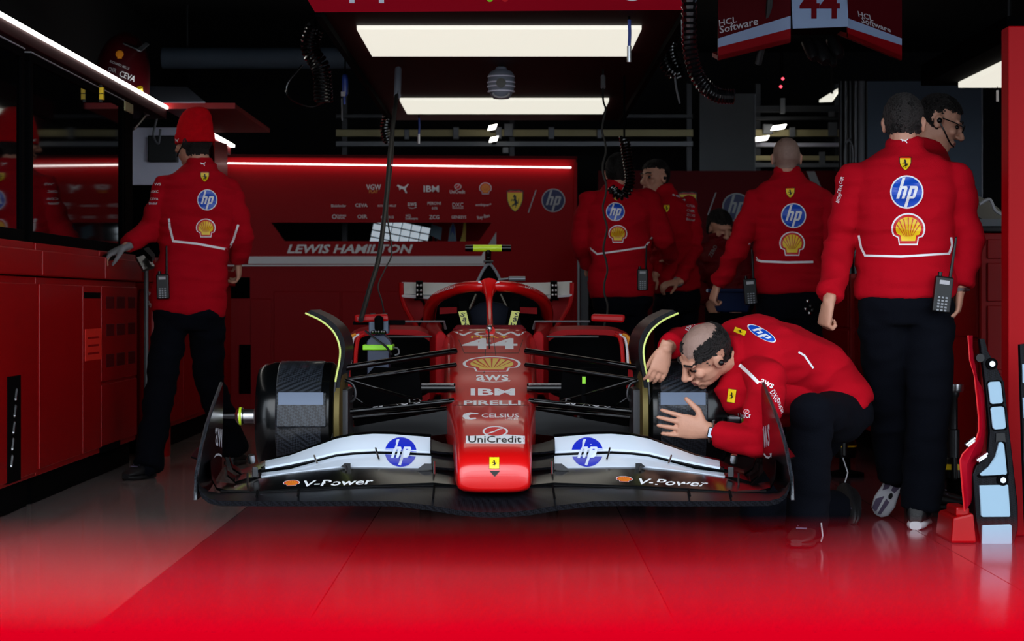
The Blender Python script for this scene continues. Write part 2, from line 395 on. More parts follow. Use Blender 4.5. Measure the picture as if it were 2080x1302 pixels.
# ------------------------------------------------------------------ left run of cabinets
XF = -2.15
def LP(px, py):                                  # point of the left cabinet face seen at that pixel
    Y = XF * F / (px - CX); return W(px, py, Y)
def lbox(mb, y0, y1, z0, z1, d0, d1, mi=0): return mb.bp((XF - d0, y0, z0), (XF + d1, y1, z1), mi)
def lcab(label, y0, y1, parts):
    t = thing('tool_cabinet', label, 'cabinet', (XF - .3, (y0 + y1) / 2, 0))
    lbox(MB(), y0, y1, .13, 1.03, .6, 0).build('body', CRED, t, bevel=.004)
    lbox(MB(), y0 + .03, y1 - .03, .0, .13, .56, -.03).build('plinth', MBLK, t)
    parts(t); return t
def pa(t):
    lbox(MB(), 7.62, 9.42, .15, 1.0, 0, .014).build('door', CRED, t, bevel=.004)
    mb = MB(); lbox(mb, 8.85, 9.09, .145, .6, 0, .0165); mb.build('recess_slot', MBLK, t)
    mb = MB()
    for i in range(5): mb.tube([(XF + .018, 8.9 + .02 * i, .22 + .07 * i), (XF + .018, 8.92 + .02 * i, .26 + .07 * i)], .008, 6, round_=True)
    mb.build('hose_fitting', SILV, t)
lcab('red tool cabinet nearest the garage door, with a tall black slot', 7.6, 9.43, pa)
def pb(t):
    for y0, y1, z0, z1 in ((9.47, 10.41, .16, 1.0), (10.425, 10.88, .16, 1.0), (10.895, 11.92, .5, 1.0), (10.895, 11.92, .16, .485)):
        lbox(MB(), y0, y1, z0, z1, 0, .014).build('door', CRED, t, bevel=.004)
    lbox(MB(), 10.44, 10.84, .935, .965, 0, .017).build('handle_recess', MBLK, t)
    d = lbox(MB(), 10.47, 10.87, .62, .78, .0, .0175).build('warning_sticker', STICK, t)
    mb = MB()
    for k in range(3): lbox(mb, 10.52, 10.8, .65 + k * .04, .66 + k * .04, 0, .0185)
    mb.build('sticker_print', CRED, d)
    for px0, px1 in ((210, 226), (231, 248), (255, 269)):
        for z0, z1 in ((.88, .945), (.735, .8), (.57, .64)):
            a = XF * F / (px0 - CX); b = XF * F / (px1 - CX)
            lbox(MB(), a, b, z0, z1, 0, .0165).build('vent', DRED, t, bevel=.003)
    lbox(MB(), 10.9, 11.4, .13, .165, 0, .016).build('toe_recess', MBLK, t)
lcab('red tool cabinet with square vents and an orange-red sticker', 9.45, 11.95, pb)
def pc(t):
    for y0, y1 in ((12.64, 13.6), (13.62, 14.6), (14.62, 15.9)):
        lbox(MB(), y0, y1, .16, 1.0, 0, .014).build('door', CRED, t, bevel=.004)
    lbox(MB(), 15.0, 15.5, .3, .75, 0, .017).build('recess_slot', MBLK, t)
lcab('red tool cabinet behind the man in the beanie', 12.62, 16.0, pc)
for i, (y0, y1, lb) in enumerate(((7.6, 9.42, 'red worktop on the cabinet nearest the garage door'), (9.44, 10.88, 'red worktop section under the large dark screen'), (10.9, 11.96, 'red worktop section under the gloved hand'), (12.62, 16.0, 'red worktop behind the man in the beanie'))):
    t = thing('worktop', lb, 'worktop', (XF - .3, (y0 + y1) / 2, 1.03), 'worktop sections on the red cabinets')
    lbox(MB(), y0, y1, 1.035, 1.15, .6, .035).build('slab', CRED, t, bevel=.006)
    lbox(MB(), y0 + .01, y1 - .01, 1.15, 1.185, .6, .0).build('upstand', CRED, t, bevel=.004)
# glazed screens standing on the worktop
def screen(label, y0, y1):
    t = thing('display_screen', label, 'screen', (XF - .05, (y0 + y1) / 2, 1.19), 'dark screens over the worktop')
    lbox(MB(), y0 + .05, y1 - .05, 1.23, 2.0, .04, -.012).build('glass', GLASSD, t)
    mb = MB()
    lbox(mb, y0, y1, 1.185, 1.235, .06, .0); lbox(mb, y0, y1, 1.995, 2.03, .06, 0); lbox(mb, y0, y0 + .055, 1.235, 1.995, .06, 0); lbox(mb, y1 - .055, y1, 1.235, 1.995, .06, 0)
    mb.build('frame', MBLK, t, bevel=.003)
    lbox(MB(), y0, y1, 2.03, 2.036, .06, .004).build('bright_edge', PGREY, t)
screen('dark screen nearest the garage door, cut by the photo edge', 7.7, 9.23)
screen('large dark screen reflecting the garage beside the man in the beanie', 9.34, 11.6)
t = thing('pillar', 'black pillar with a metal cap beside the large dark screen', 'pillar', (XF, 11.75, 1.15))
lbox(MB(), 11.62, 11.86, 1.186, 1.98, .2, 0).build('post', MBLK, t, bevel=.004)
lbox(MB(), 11.62, 11.86, 1.98, 2.034, .2, .004).build('metal_cap', BRASS, t, bevel=.004)
t = thing('header_beam', 'dark red header beam over the screens with a white light strip', 'beam', (XF, 11, 2.04))
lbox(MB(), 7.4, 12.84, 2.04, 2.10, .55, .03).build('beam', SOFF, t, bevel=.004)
for y0, y1 in ((7.4, 9.75), (9.77, 12.35), (12.4, 12.84)):
    lbox(MB(), y0, y1, 2.1, 2.116, .0, .04).build('led_strip', LED, t)
t = thing('header_beam', 'red header beam over the far cabinets with a white light strip', 'beam', (XF, 15.7, 2.04))
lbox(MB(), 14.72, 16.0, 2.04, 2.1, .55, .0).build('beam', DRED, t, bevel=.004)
lbox(MB(), 14.9, 16.0, 2.1, 2.116, .0, .03).build('led_strip', LED, t)
# open flap locker
t = thing('flap_door', 'red locker flap swung up level above the beanie', 'locker door', (-1.9, 13.8, 2.12))
lbox(MB(), 12.86, 14.7, 2.105, 2.135, .0, .45).build('board', WRED, t, bevel=.004)
lbox(MB(), 12.85, 12.858, 2.102, 2.138, .0, .45).build('front_edge', CRED, t)
mb = MB()
for s in (0, 1):
    p0, p1, p2 = W(270, 262, 12.2 + s * .06), W(296, 232, 12.5 + s * .06), W(326, 228, 13.0)
    mb.tube([p0, p1], .012, 6); mb.tube([p1, p2], .012, 6)
mb.build('gas_strut', SILV, t)
mb = MB().tube([W(291, 190, 12.1), W(286, 205, 12.15), W(294, 232, 12.5)], .014, 6)
mb.build('strap', RUB, t)
MB().tube([W(284, 178, 12.05), W(286, 200, 12.1)], .018, 6).build('strap_tag', YEL, t)
t = thing('locker_lid', 'grey translucent lid lying above the open locker flap', 'lid', (-2.1, 14, 2.14))
MB().hexa([W(290, 178, 14.6), W(380, 180, 14.6), W(417, 211, 12.95), W(325, 211, 12.95)] + [p + V((0, 0, .012)) for p in (W(290, 178, 14.6), W(380, 180, 14.6), W(417, 211, 12.95), W(325, 211, 12.95))]).build('lid_sheet', LGREY, t)
t = thing('partition_board', 'pale grey board inside the open locker behind the pillar', 'board', (-2.5, 14.2, 1.2))
MB().bp((-2.72, 14.2, 1.71), (-2.2, 14.24, 2.1)).build('board', LGREY, t, bevel=.003); MB().bp((-2.72, 14.21, 1.186), (-2.2, 14.24, 1.71)).build('lower_board', MBLK, t)
MB().bp((-2.46, 14.12, 1.86), (-2.26, 14.2, 2.04)).build('black_box', BLK, t, bevel=.008)
MB().tube(spline([W(318, 240, 14.1), W(312, 275, 14.1), W(322, 292, 14.1), W(326, 262, 14.1)]), .008, 6).build('cable', GREYM, t)
t = thing('red_board', 'bright red upright board between the beanie and the back wall', 'board', (-2.05, 15.2, 1.2))
MB().hexa([W(428, 285, 15.3), W(436, 285, 14.9), W(436, 520, 14.9), W(428, 520, 15.3), W(460, 292, 15.6), W(462, 292, 15.4), W(462, 520, 15.4), W(460, 520, 15.6)]).build('board', CRED, t)
# space between the cabinets
t = thing('metal_post', 'thin pale metal post in the gap between the red cabinets', 'post', W(297, 612, 12.15) * V((1, 1, 0)) if False else (W(297, 612, 12.15).x, 12.15, 0))
MB().tube([(W(297, 612, 12.15).x, 12.15, 0), (W(297, 612, 12.15).x, 12.15, 1.12)], .014, 8).build('tube', GREYM, t)
MB().box((W(297, 612, 12.15).x, 12.15, .012), (.1, .1, .024)).build('foot_plate', STEEL, t)
p = W(312, 640, 12.42); t = thing('oil_can', 'red lubricant can with white lettering behind the man in the beanie', 'can', (p.x, 12.42, 0))
c = MB().lathe([(.001, .0), (.095, 0), (.1, .01), (.1, .94), (.085, .99), (.05, 1.0), (.05, 1.03), (.001, 1.03)], (p.x, 12.42, 0), (0, 0, 1)).build('drum', CRED, t, smooth=True)
decal('lettering', c, c, at(word('Shell', bold=.03), 304, 594, 22, 12) + at(word('V-Power', bold=.03), 306, 618, 24, 14))
p = W(284, 530, 11.6); t = thing('pinch_tool', 'folded metal tool with a black end on the worktop by the glove', 'tool', (p.x, 11.75, 1.15))
MB().hexa([W(276, 528, 11.7), W(300, 520, 11.8), W(313, 545, 11.6), W(290, 553, 11.5)] + [q + V((0, .02, .015)) for q in (W(276, 528, 11.7), W(300, 520, 11.8), W(313, 545, 11.6), W(290, 553, 11.5))]).build('plate', SILV, t)
MB().hexa([W(290, 516, 11.7), W(300, 512, 11.8), W(314, 528, 11.6), W(308, 534, 11.5)] + [q + V((0, .02, .03)) for q in (W(290, 516, 11.7), W(300, 512, 11.8), W(314, 528, 11.6), W(308, 534, 11.5))]).build('grip', BLK, t)
# bodywork cover standing on top of the cabinets
bc = W(248, 150, 12.5)
t = thing('bodywork_cover', 'dark red domed bodywork cover with lettering on top of the cabinets', 'bodywork', (bc.x, 12.5, 2.12))
rings = []
for i in range(13):
    u = i / 12; z = 2.105 + .42 * u; k = math.sqrt(max(0, 1 - (max(0, u - .25) / .76) ** 2.4)); cx = bc.x - .01 + .0 * u
    rings.append([(cx + .165 * k * math.cos(a) + .03 * u, 12.5 + .2 * k * math.sin(a), z) for a in (2 * math.pi * j / 28 for j in range(28))])
dome = MB().loft(rings).build('shell', COVR, t, True)
MB().hexa([W(250, 90, 12.28), W(283, 104, 12.3), W(288, 96, 12.5), W(255, 84, 12.5)] + [q + V((0, 0, .008)) for q in (W(250, 90, 12.28), W(283, 104, 12.3), W(288, 96, 12.5), W(255, 84, 12.5))]).build('visor_strip', BLK, t)
MB().hexa([W(278, 103, 12.28), W(286, 106, 12.28), W(303, 92, 12.4), W(296, 88, 12.4)] + [q + V((0, 0, .008)) for q in (W(278, 103, 12.28), W(286, 106, 12.28), W(303, 92, 12.4), W(296, 88, 12.4))]).build('visor_tip', GREYM, t)
decal('scallop_emblem', dome, dome, at(shp_scallop(ORAN, DRED, ORAN), 243, 111, 18, 18), 4)
decal('lettering', dome, dome, at(word('RICHARD MILLE', PGREY), 243, 132, 42, 5, 22) + at(word('OIR', PGREY), 228, 142, 18, 9, 15) + at(word('CEVA', WHITE, .04), 259, 155, 34, 12, 22), 4)
# square tag on the header
t = thing('strap_tag', 'yellow strap tag hanging by the top edge of the large screen', 'tag', W(195, 188, 10.79))
MB().box(W(195, 184, 10.79) + V((.03, 0, 0)), (.022, .03, .03)).build('buckle', YEL, t); MB().box(W(195, 197, 10.79) + V((.03, 0, 0)), (.022, .03, .028)).build('loop', YEL, t)
MB().box(W(195, 190, 10.79) + V((.025, 0, 0)), (.014, .022, .09)).build('strap', BLK, t)

# ------------------------------------------------------------------ back wall of the bay
def Yb(px): return 16.3 + .5 * (px - 460) / 710
def B(px, py, dy=0): return W(px, py, Yb(px) + dy) if dy == 0 else W(px, py, Yb(px)) + V((0, dy, 0))
def bprism(mb, pts, d=.05, proud=0, mi=0): return mb.prism([B(x, y, -proud) for x, y in pts], (0, d, 0), mi)
GB = 612 + H * F / 16.5
t = thing('partition_wall', 'red garage partition with driver name, sponsor marks and a slot window', 'partition', (B(800, 612).x, 16.5, 0))
BWL = t
mb = MB()
for q in ([(452, 318), (1170, 320), (1170, 452), (452, 452)], [(452, 452), (551, 452), (578, 490), (452, 490)], [(999, 452), (1170, 452), (1170, 490), (972, 490)], [(452, 490), (1170, 490), (1170, GB - 1), (452, GB - 1)]):
    bprism(mb, q, .06)
pan = mb.build('panel', WRED, t)
bprism(MB(), [(452, 314), (1172, 318), (1172, 324), (452, 320)], .1, .04).build('top_rail', DRED, t)
bprism(MB(), [(458, 330.8), (1160, 339.8), (1160, 342.2), (458, 333.2)], .03, .05).build('led_strip', LEDB, t)
bprism(MB(), [(505, 521), (978, 520), (985, 506), (985, 536), (505, 536)], .04, .02).build('counter_band', WHITE, t)
bprism(MB(), [(458, 538), (985, 537), (985, 540), (458, 541)], .05, .025).build('counter_edge', WHITE, t)
bprism(MB(), [(992, 497), (1008, 471), (1008, 500)], .02, .008).build('corner_mark', PGREY, t)
bprism(MB(), [(1166, 330), (1172, 330), (1172, GB), (1166, GB)], .1, .03).build('end_post', WRED, t)
for q in ([(557, 592), (691, 592), (691, GB - 14), (557, GB - 14)], [(695, 592), (860, 592), (860, GB - 14), (695, GB - 14)], [(864, 592), (1160, 592), (1160, GB - 14), (864, GB - 14)], [(510, 607), (551, 607), (551, GB - 14), (510, GB - 14)]):
    bprism(MB(), q, .05, .015).build('cupboard_door', WRED, t, bevel=.004)
bprism(MB(), [(465, 563), (508, 563), (508, 606), (465, 606)], .05, .012).build('black_recess', MBLK, t)
bprism(MB(), [(486, 700), (510, 700), (510, 800), (486, 800)], .05, .012).build('black_slot', MBLK, t)
bprism(MB(), [(452, GB - 12), (1170, GB - 12), (1170, GB), (452, GB)], .05, .01).build('kick_board', MBLK, t)
def bd(name, lay): decal(name, pan, pan, lay)
bd('name_lettering', at(word('LEWIS HAMILTON', WHITE, .1), 711, 505.5, 250, 18, 0, .35))
bd('horse_shield', at(shp_shield(), 1046, 408, 36, 46)); bd('slash_mark', at([poly(PGREY, [(-1, -1), (-.75, -1), (1, 1), (.75, 1)])], 1081, 409, 18, 46))
bd('round_emblem', at(shp_round(DBLUE, PGREY), 1124, 407, 48, 48))
bd('sponsor_lettering', at(word('VGW', bold=.05), 759, 380, 30, 11) + at(word('PLAY', ORAN, .04), 759, 389, 18, 6))
bd('leaping_cat', at(shp_cat(), 818, 383, 24, 19))
bd('sponsor_lettering', at(word('IBM', bold=.07), 876, 383.5, 31, 13))
bd('bank_emblem', at(shp_ring_bolt(), 930, 379, 14, 12) + at(word('UniCredit', bold=.05), 929, 389.5, 31, 7))
bd('scallop_emblem', at(shp_scallop(ORAN), 986, 383, 25, 23))
for s, x, y, w, h in (('Bitdefender', 688, 418, 30, 5.5), ('CEVA', 734, 417, 25, 7), ('RICHARD MILLE', 786, 418, 37, 4), ('aws', 837, 415, 18, 7), ('PERONI', 882, 413, 27, 6), ('0.0%', 883, 423, 11, 5), ('DXC', 930, 416, 22, 8), ('ambipar*', 982, 416.5, 32, 7), ('CHIVAS', 693, 438, 20, 4), ('REGAL', 693, 442.5, 16, 4), ('OIR', 736, 440, 20, 8), ('CELSIUS', 787, 441, 26, 5), ('HCL', 830, 438, 11, 5), ('Software', 836, 443.5, 25, 5), ('ZCG', 882, 441, 20, 8), ('GENESYS', 932, 441, 30, 6), ('Ray-Ban', 982, 441, 25, 9)):
    bd('sponsor_lettering', at(word(s, bold=.03), x, y, w, h, -12 if s == 'Ray-Ban' else 0))
bd('ring_mark', at([poly(WHITE, circ(1, 20), circ(.7, 20))], 679, 440, 9, 9)); bd('smile_mark', at(shp_smile(), 837, 421.5, 18, 5)); bd('line_mark', at([poly(WHITE, [(-1, -1), (1, -1), (1, 1), (-1, 1)])], 930, 422.5, 22, 1.6))
# what the slot window looks out on
t = thing('roof_window', 'bright gridded window seen through the slot in the red partition', 'window', W(820, 475, 18.6)); R_ = []
for i in range(6):
    for j in range(4):
        x0 = 762 + i * 19 + j * -3; y0 = 446 + j * 14 + i * 4 - 6
        q = [W(x0, y0, 18.3 + i * .1), W(x0 + 17, y0 + 3.5, 18.4 + i * .1), W(x0 + 14.5, y0 + 15, 18.4 + i * .1), W(x0 - 2.5, y0 + 11.5, 18.3 + i * .1)]
        MB().prism(q, (0, .02, 0)).build('pane', mat('daylit_pane', (206, 220, 232), .4, emit=.55, var=.3, vs_=5), t)
mb = MB()
for i in range(7): mb.tube([W(760 + i * 19 + 6, 434 + i * 4, 18.36 + i * .1), W(760 + i * 19 - 9, 512 + i * 4, 18.36 + i * .1)], .008, 6)
mb.build('mullion', MBLK, t)
for nm, lb, c, q in (('hanging_board', 'red board hanging beyond the slot window', WRED, [(878, 446), (1012, 446), (1012, 496), (878, 496)]),
                     ('white_panel', 'pale two part panel seen at the right of the gridded window', FOAMB, [(876, 455), (898, 462), (895, 488), (874, 478)]),
                     ('blue_cone', 'blue and white pointed board seen through the slot window', FOAMB, [(910, 492), (914, 462), (920, 452), (925, 462), (927, 492)]),
                     ('yellow_board', 'yellow curved board seen through the slot window', YEL, [(934, 492), (940, 470), (942, 450), (947, 450), (946, 492)])):
    t = thing(nm, lb, 'board', W(q[0][0], 480, 18.1)); MB().prism([W(x, y, 18.45 if c is WRED else 18.05) for x, y in q], (0, .03, 0)).build('board', c, t)
    if nm == 'blue_cone': MB().prism([W(x, y, 18.04) for x, y in [(914, 480), (917, 460), (920, 455), (923, 460), (924, 480), (919, 470)]], (0, .01, 0)).build('blue_stripe', BLUE, t)
    MB().tube([W((q[0][0] + q[2][0]) / 2, 480, 18.5 if c is WRED else 18.095), W((q[0][0] + q[2][0]) / 2, 480, 18.5 if c is WRED else 18.095) * V((1, 1, 0))], .012, 6).build('support_pole', STEEL, t)
t = thing('metal_post', 'dark grey upright post at the right end of the red partition', 'post', (W(1185, 612, 16.4).x, 16.4, 0))
MB().bp(W(1178, 540, 16.4) * V((1, 1, 0)), W(1196, 500, 16.4) + V((0, .08, 0))).build('post', STEEL, t, bevel=.004)
MB().bp(W(1173, 540, 16.3) * V((1, 1, 0)), W(1177, 520, 16.3) + V((0, .05, 0))).build('bright_edge', GREYM, t)
# neighbouring bay's wall
t = thing('partition_wall', 'dark red partition of the next bay behind the standing mechanics', 'partition', (W(1450, 612, 17.4).x, 17.4, 0))
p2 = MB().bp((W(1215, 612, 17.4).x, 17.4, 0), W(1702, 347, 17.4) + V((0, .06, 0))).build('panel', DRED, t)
decal('horse_shield', p2, p2, at(shp_shield(YEL), 1397, 412, 40, 46)); decal('slash_mark', p2, p2, at([poly(PGREY, [(-1, -1), (-.75, -1), (1, 1), (.75, 1)])], 1446, 414, 19, 46))
decal('round_emblem', p2, p2, at(shp_round(DBLUE, GREYM), 1496, 421, 58, 58)); decal('diagonal_stripe', p2, p2, [(PGREY, [(1638, 348), (1655, 348), (1680, 410), (1696, 442), (1690, 448), (1668, 420)], [(0, 1, 2, 5), (2, 3, 4, 5)])])
# racks on the far wall
def rack(label, x0, x1, Y, rails, ups, brk):
    t = thing('wall_rack', label, 'rack', (W((x0 + x1) / 2, 612, Y).x, Y, 0))
    for y0, y1, m in rails: MB().bp(W(x0, y0, Y), W(x1, y1, Y) + V((0, .05, 0))).build('rail', m, t, bevel=.003)
    for x in ups: MB().bp(W(x - 5, 170, Y + .06), W(x + 5, 612, Y + .06) * V((1, 1, 0)) + V((0, .06, 0))).build('upright', STEEL, t)
    for x, y, w, h in brk: MB().bp(W(x - w, y - h, Y - .03), W(x + w, y + h, Y - .03) + V((0, .05, 0))).build('bracket', GREYM, t, bevel=.004)
    return t
rack('long steel rack rails behind the overhead gantry lights', 682, 1408, 18.2, [(263, 277, BRASS), (287, 297, GREYM), (232, 240, STEEL)], [700, 1040, 1400],
     [(926, 270, 6, 12), (1013, 270, 6, 12), (1033, 264, 9, 13), (1120, 270, 6, 12), (826, 273, 5, 10), (1027, 305, 6, 6), (1218, 272, 5, 9)])
rack('tall storage rack with yellow and grey rails above the bald man', 1534, 1706, 18.6, [(263, 277, BRASS), (290, 298, LGREY), (316, 326, BRASS), (331, 340, GREYM), (236, 244, STEEL), (214, 228, STEEL)], [1540, 1700],
     [(1610, 268, 6, 10), (1692, 262, 9, 14), (1560, 262, 10, 10), (1590, 215, 5, 16), (1690, 232, 6, 6), (1671, 322, 6, 14)])
for i, (x, y, lb) in enumerate(((1000, 259, 'small white lamp on the rack rail under the gantry, upper'), (1003, 283, 'small white lamp on the rack rail under the gantry, lower'), (1582, 259, 'white lamp glinting in the storage rack, upper'), (1547, 282, 'white lamp glinting in the storage rack, lower'))):
    Y = 17.9 if x < 1200 else 18.4; p = W(x, y, Y); t = thing('rack_lamp', lb, 'lamp', p, 'small lamps on the racks')
    w = .04 if x < 1200 else .07
    MB().hexa([p + V((-w, 0, -.025)), p + V((w * .7, 0, -.01)), p + V((w * .7, .03, -.01)), p + V((-w, .03, -.025)), p + V((-w * .7, 0, .015)), p + V((w, 0, .03)), p + V((w, .03, .03)), p + V((-w * .7, .03, .015))]).build('diffuser', RLAMP, t)
    MB().bp(p + V((-.02, .03, -.02)), p + V((.02, .34, .02))).build('bracket', STEEL, t)
def board(lb, x0, x1, yt, Y, m, yb=None):
    t = thing('partition_board', lb, 'board', (W((x0 + x1) / 2, 612, Y).x, Y, 0))
    MB().bp(W(x0, yt, Y), W(x1, 612, Y) * V((1, 1, 0)) + V((0, .05, 0))).build('sheet', m, t)
    MB().bp(W(x1, yt, Y - .01), W(x1 + 2, 612, Y - .01) * V((1, 1, 0)) + V((0, .05, 0))).build('edge_trim', GREYM, t)
board('plain grey board standing left of the storage rack', 1421, 1533, 190, 18.3, DGREY)
board('wide blue-grey board behind the two men at the right', 1762, 1994, 165, 16.0, BGREY)
t = thing('pole_bundle', 'bundle of grey upright poles beside the blue-grey board', 'poles', (W(1730, 612, 15.95).x, 15.95, 0))
for x, r, m in ((1708, .016, STEEL), (1718, .012, GREYM), (1727, .02, STEEL), (1738, .014, GREYM), (1750, .026, DGREY)):
    MB().tube([W(x, 165, 15.95), W(x, 612, 15.95) * V((1, 1, 0))], r, 10).build('pole', m, t, True)
t = thing('cable_coil', 'grey cable coil hanging on the pole bundle', 'cable', W(1722, 315, 15.85))
MB().tube(spline([W(1724 + 9 * math.sin(i * .9) , 318 - 34 * math.cos(i * .9), 15.85 + .01 * math.sin(i)) for i in range(22)], 4), .006, 6).build('loops', GREYM, t); MB().tube([W(1724, 284, 15.85), W(1727, 284, 15.93)], .008, 6).build('hook', STEEL, t)
t = thing('air_duct', 'dark blue-grey air duct running under the ceiling behind the coiled hoses', 'duct', W(530, 118, 16.8))
MB().tube([W(330, 118, 16.8), W(715, 118, 16.8)], .085, 20).build('pipe', BGREY, t, True)
for x in (380, 640): MB().tube([W(x, 118, 16.8), (W(x, 118, 16.8).x, 16.8, 3.3)], .01, 6).build('hanger', STEEL, t)
t = thing('duct_light', 'slanted white light panel glimpsed between the rack and poles', 'ceiling light', W(1683, 197, 17.6))
MB().hexa([W(1664, 208, 16.6), W(1690, 207, 16.6), W(1702, 190, 18), W(1702, 184, 18)] + [p + V((0, 0, .02)) for p in (W(1664, 208, 16.6), W(1690, 207, 16.6), W(1702, 190, 18), W(1702, 184, 18))]).build('diffuser', LITP, t)
MB().tube([W(1690, 195, 17.3), (W(1690, 195, 17.3).x, 17.3, 3.3)], .01, 6).build('hanger', STEEL, t)

# ------------------------------------------------------------------ right-hand side cabinets, column
XR = 2.2
def rcab(label, y0, y1, zt, m):
    t = thing('tool_cabinet', label, 'cabinet', (XR + .3, (y0 + y1) / 2, 0))
    MB().bp((XR, y0, .12), (XR + .62, y1, zt)).build('body', m, t, bevel=.005)
    MB().bp((XR + .03, y0 + .03, 0), (XR + .6, y1 - .03, .12)).build('plinth', MBLK, t)
    MB().bp((XR - .012, y0 + .04, .75), (XR, y1 - .04, zt - .06)).build('drawer', m, t, bevel=.003)
    MB().bp((XR - .012, y0 + .04, .17), (XR, y1 - .04, .73)).build('door', m, t, bevel=.003)
    for z0, z1 in ((.17, .58), (.6, .9), (.92, zt - .14), (zt - .12, zt - .03)):
        MB().bp((XR + .03, y0 - .012, z0), (XR + .6, y0, z1)).build('drawer', m, t, bevel=.003)
    return t
rcab('bright red drawer cabinet by the red column at right', 9.82, 11.0, 1.24, CRED)
rcab('red drawer cabinet between the right-hand man and the kneeling man', 11.2, 13.4, 1.1, CRED)
rcab('red drawer cabinet far down the right side', 13.6, 15.8, 1.1, CRED)
t = thing('parts_tray', 'black tray of parts on the red cabinet by the column', 'tray', (2.5, 10.2, 1.24))
MB().bp((2.16, 9.86, 1.245), (2.8, 10.6, 1.275)).build('tray', BLK, t, bevel=.006)
MB().bp((2.2, 9.9, 1.275), (2.75, 10.5, 1.31)).build('mat', DGREY, t)
t = thing('cutting_disc', 'tilted round dark disc leaning on the tray of parts', 'disc', (2.33, 10.15, 1.31))
MB().lathe([(.001, 0), (.12, 0), (.13, .01), (.12, .02), (.001, .02)], W(1996, 432, 10.15), (.4, -.5, .75), 28).build('disc', STEEL, t, True); MB().tube(spline([W(1990, 415, 10.1), W(2010, 405, 10.1), W(2022, 428, 10.1), W(2040, 438, 10.1)]), .008, 6).build('rim_wire', PGREY, t)
structure(MB().bp((1.945, 8.2, 0), (2.9, 8.32, 2.0)).build('wall_right_wing', WRED, bevel=.006))
# bodywork panel leaning by the column
YP = 7.95
def pk(pts): return [(1900 + x / 2.711, 640 + y / 2.711) for x, y in pts]
t = thing('car_floor_piece', 'upright carbon floor panel with pale blue foam pads by the red column', 'car panel', (W(2020, 612, YP).x, YP, 0))
cp = MB().prism([W(x, y, YP) for x, y in pk([(243, 130), (272, 130), (290, 200), (330, 270), (380, 370), (400, 560), (430, 830), (455, 1050), (455, 1180), (430, 1283), (255, 1283), (225, 1120), (205, 880), (225, 830), (290, 770), (300, 650), (280, 430), (250, 180)])], (0, .035, 0)).build('carbon_plate', CARB, t, bevel=.004)
cp.data.materials.append(CARB)
def rr(x0, y0, x1, y1, r=12): return [(x0 + r, y0), (x1 - r, y0), (x1, y0 + r), (x1, y1 - r), (x1 - r, y1), (x0 + r, y1), (x0, y1 - r), (x0, y0 + r)]
pads = [[(300, 368), (352, 365), (362, 374), (374, 476), (366, 486), (312, 490), (302, 482), (290, 380)], [(314, 506), (370, 503), (380, 512), (390, 616), (382, 626), (326, 630), (316, 620), (304, 516)],
        [(352, 700), (370, 700), (380, 716), (396, 872), (388, 880), (252, 886), (244, 876), (290, 838), (330, 780)], [(243, 938), (402, 935), (414, 1104), (408, 1112), (262, 1113), (252, 1106)], [(258, 1158), (416, 1153), (422, 1164), (424, 1256), (412, 1268), (264, 1272), (256, 1260)]]
for q in pads: MB().prism([W(x, y, YP - .012) for x, y in pk(q)], (0, .02, 0)).build('foam_pad', FOAMB, t, bevel=.003)
for q in pads[:3]:
    cx = sum(a for a, b in q) / len(q); cy = sum(b for a, b in q) / len(q)
    MB().prism([W(x, y, YP - .004) for x, y in pk([(cx + (a - cx) * 1.16, cy + (b - cy) * 1.12) for a, b in q])], (0, .01, 0)).build('pad_surround', MBLK, t)
for x, y in ((308, 268), (368, 907)):
    c = W(*pk([(x, y)])[0], YP); MB().lathe([(.001, 0), (.022, 0), (.022, .012), (.001, .012)], c, (0, -1, 0), 20).build('fastener_seat', MBLK, t, True); MB().lathe([(.001, 0), (.011, 0), (.011, .018), (.001, .018)], c, (0, -1, 0), 16).build('fastener', SILV, t, True)
MB().prism([W(x, y, YP - .008) for x, y in pk([(335, 652), (382, 648), (388, 700), (376, 696), (348, 694), (334, 700)])], (0, .01, 0)).build('clip', BLK, t)
rs = [[(180, 112), (190, 250), (215, 330), (238, 560), (238, 640), (222, 690), (150, 765), (135, 800), (148, 950), (160, 1080)], [(206, 112), (205, 180), (232, 350), (268, 420), (276, 600), (274, 660), (262, 730), (212, 845), (204, 1000), (196, 1036)]]
MB().sheet([[W(*pk([p])[0], YP - .02) for p in rs[0]], [W(*pk([((a[0] + b[0]) / 2, (a[1] + b[1]) / 2)])[0], YP - .035) for a, b in zip(*rs)], [W(*pk([p])[0], YP + .02) for p in rs[1]]], (0, .012, 0)).build('red_skin', FASC, t, True)
MB().tube([W(*pk([p])[0], YP - .022) for p in rs[0]], .0035, 6).build('skin_edge', PRED, t)
mb = MB()
for a, b in (((165, 715), (215, 675)), ((175, 722), (215, 690)), ((225, 800), (285, 760)), ((235, 805), (280, 775))): mb.tube([W(*pk([a])[0], YP - .03), W(*pk([b])[0], YP - .02)], .007, 6)
mb.build('spring_clip', SILV, t); MB().lathe([(.001, 0), (.016, 0), (.016, .03), (.001, .03)], W(*pk([(238, 235)])[0], YP + .02), (0, -1, 0), 14).build('bush', BLK, t, True)
p = W(1960, 1076, 7.98); t = thing('panel_stand', 'low red foam block holding the upright carbon panel', 'stand', (p.x, 7.98, 0))
MB().hexa([W(1932, 1104, YP) * V((1, 1, 0)), W(1984, 1104, YP) * V((1, 1, 0)), W(1984, 1104, YP) * V((1, 1, 0)) + V((0, .3, 0)), W(1932, 1104, YP) * V((1, 1, 0)) + V((0, .3, 0)), W(1936, 1052, YP), W(1978, 1042, YP), W(1978, 1042, YP) + V((0, .28, 0)), W(1936, 1052, YP) + V((0, .28, 0))]).build('block', CRED, t, bevel=.01)
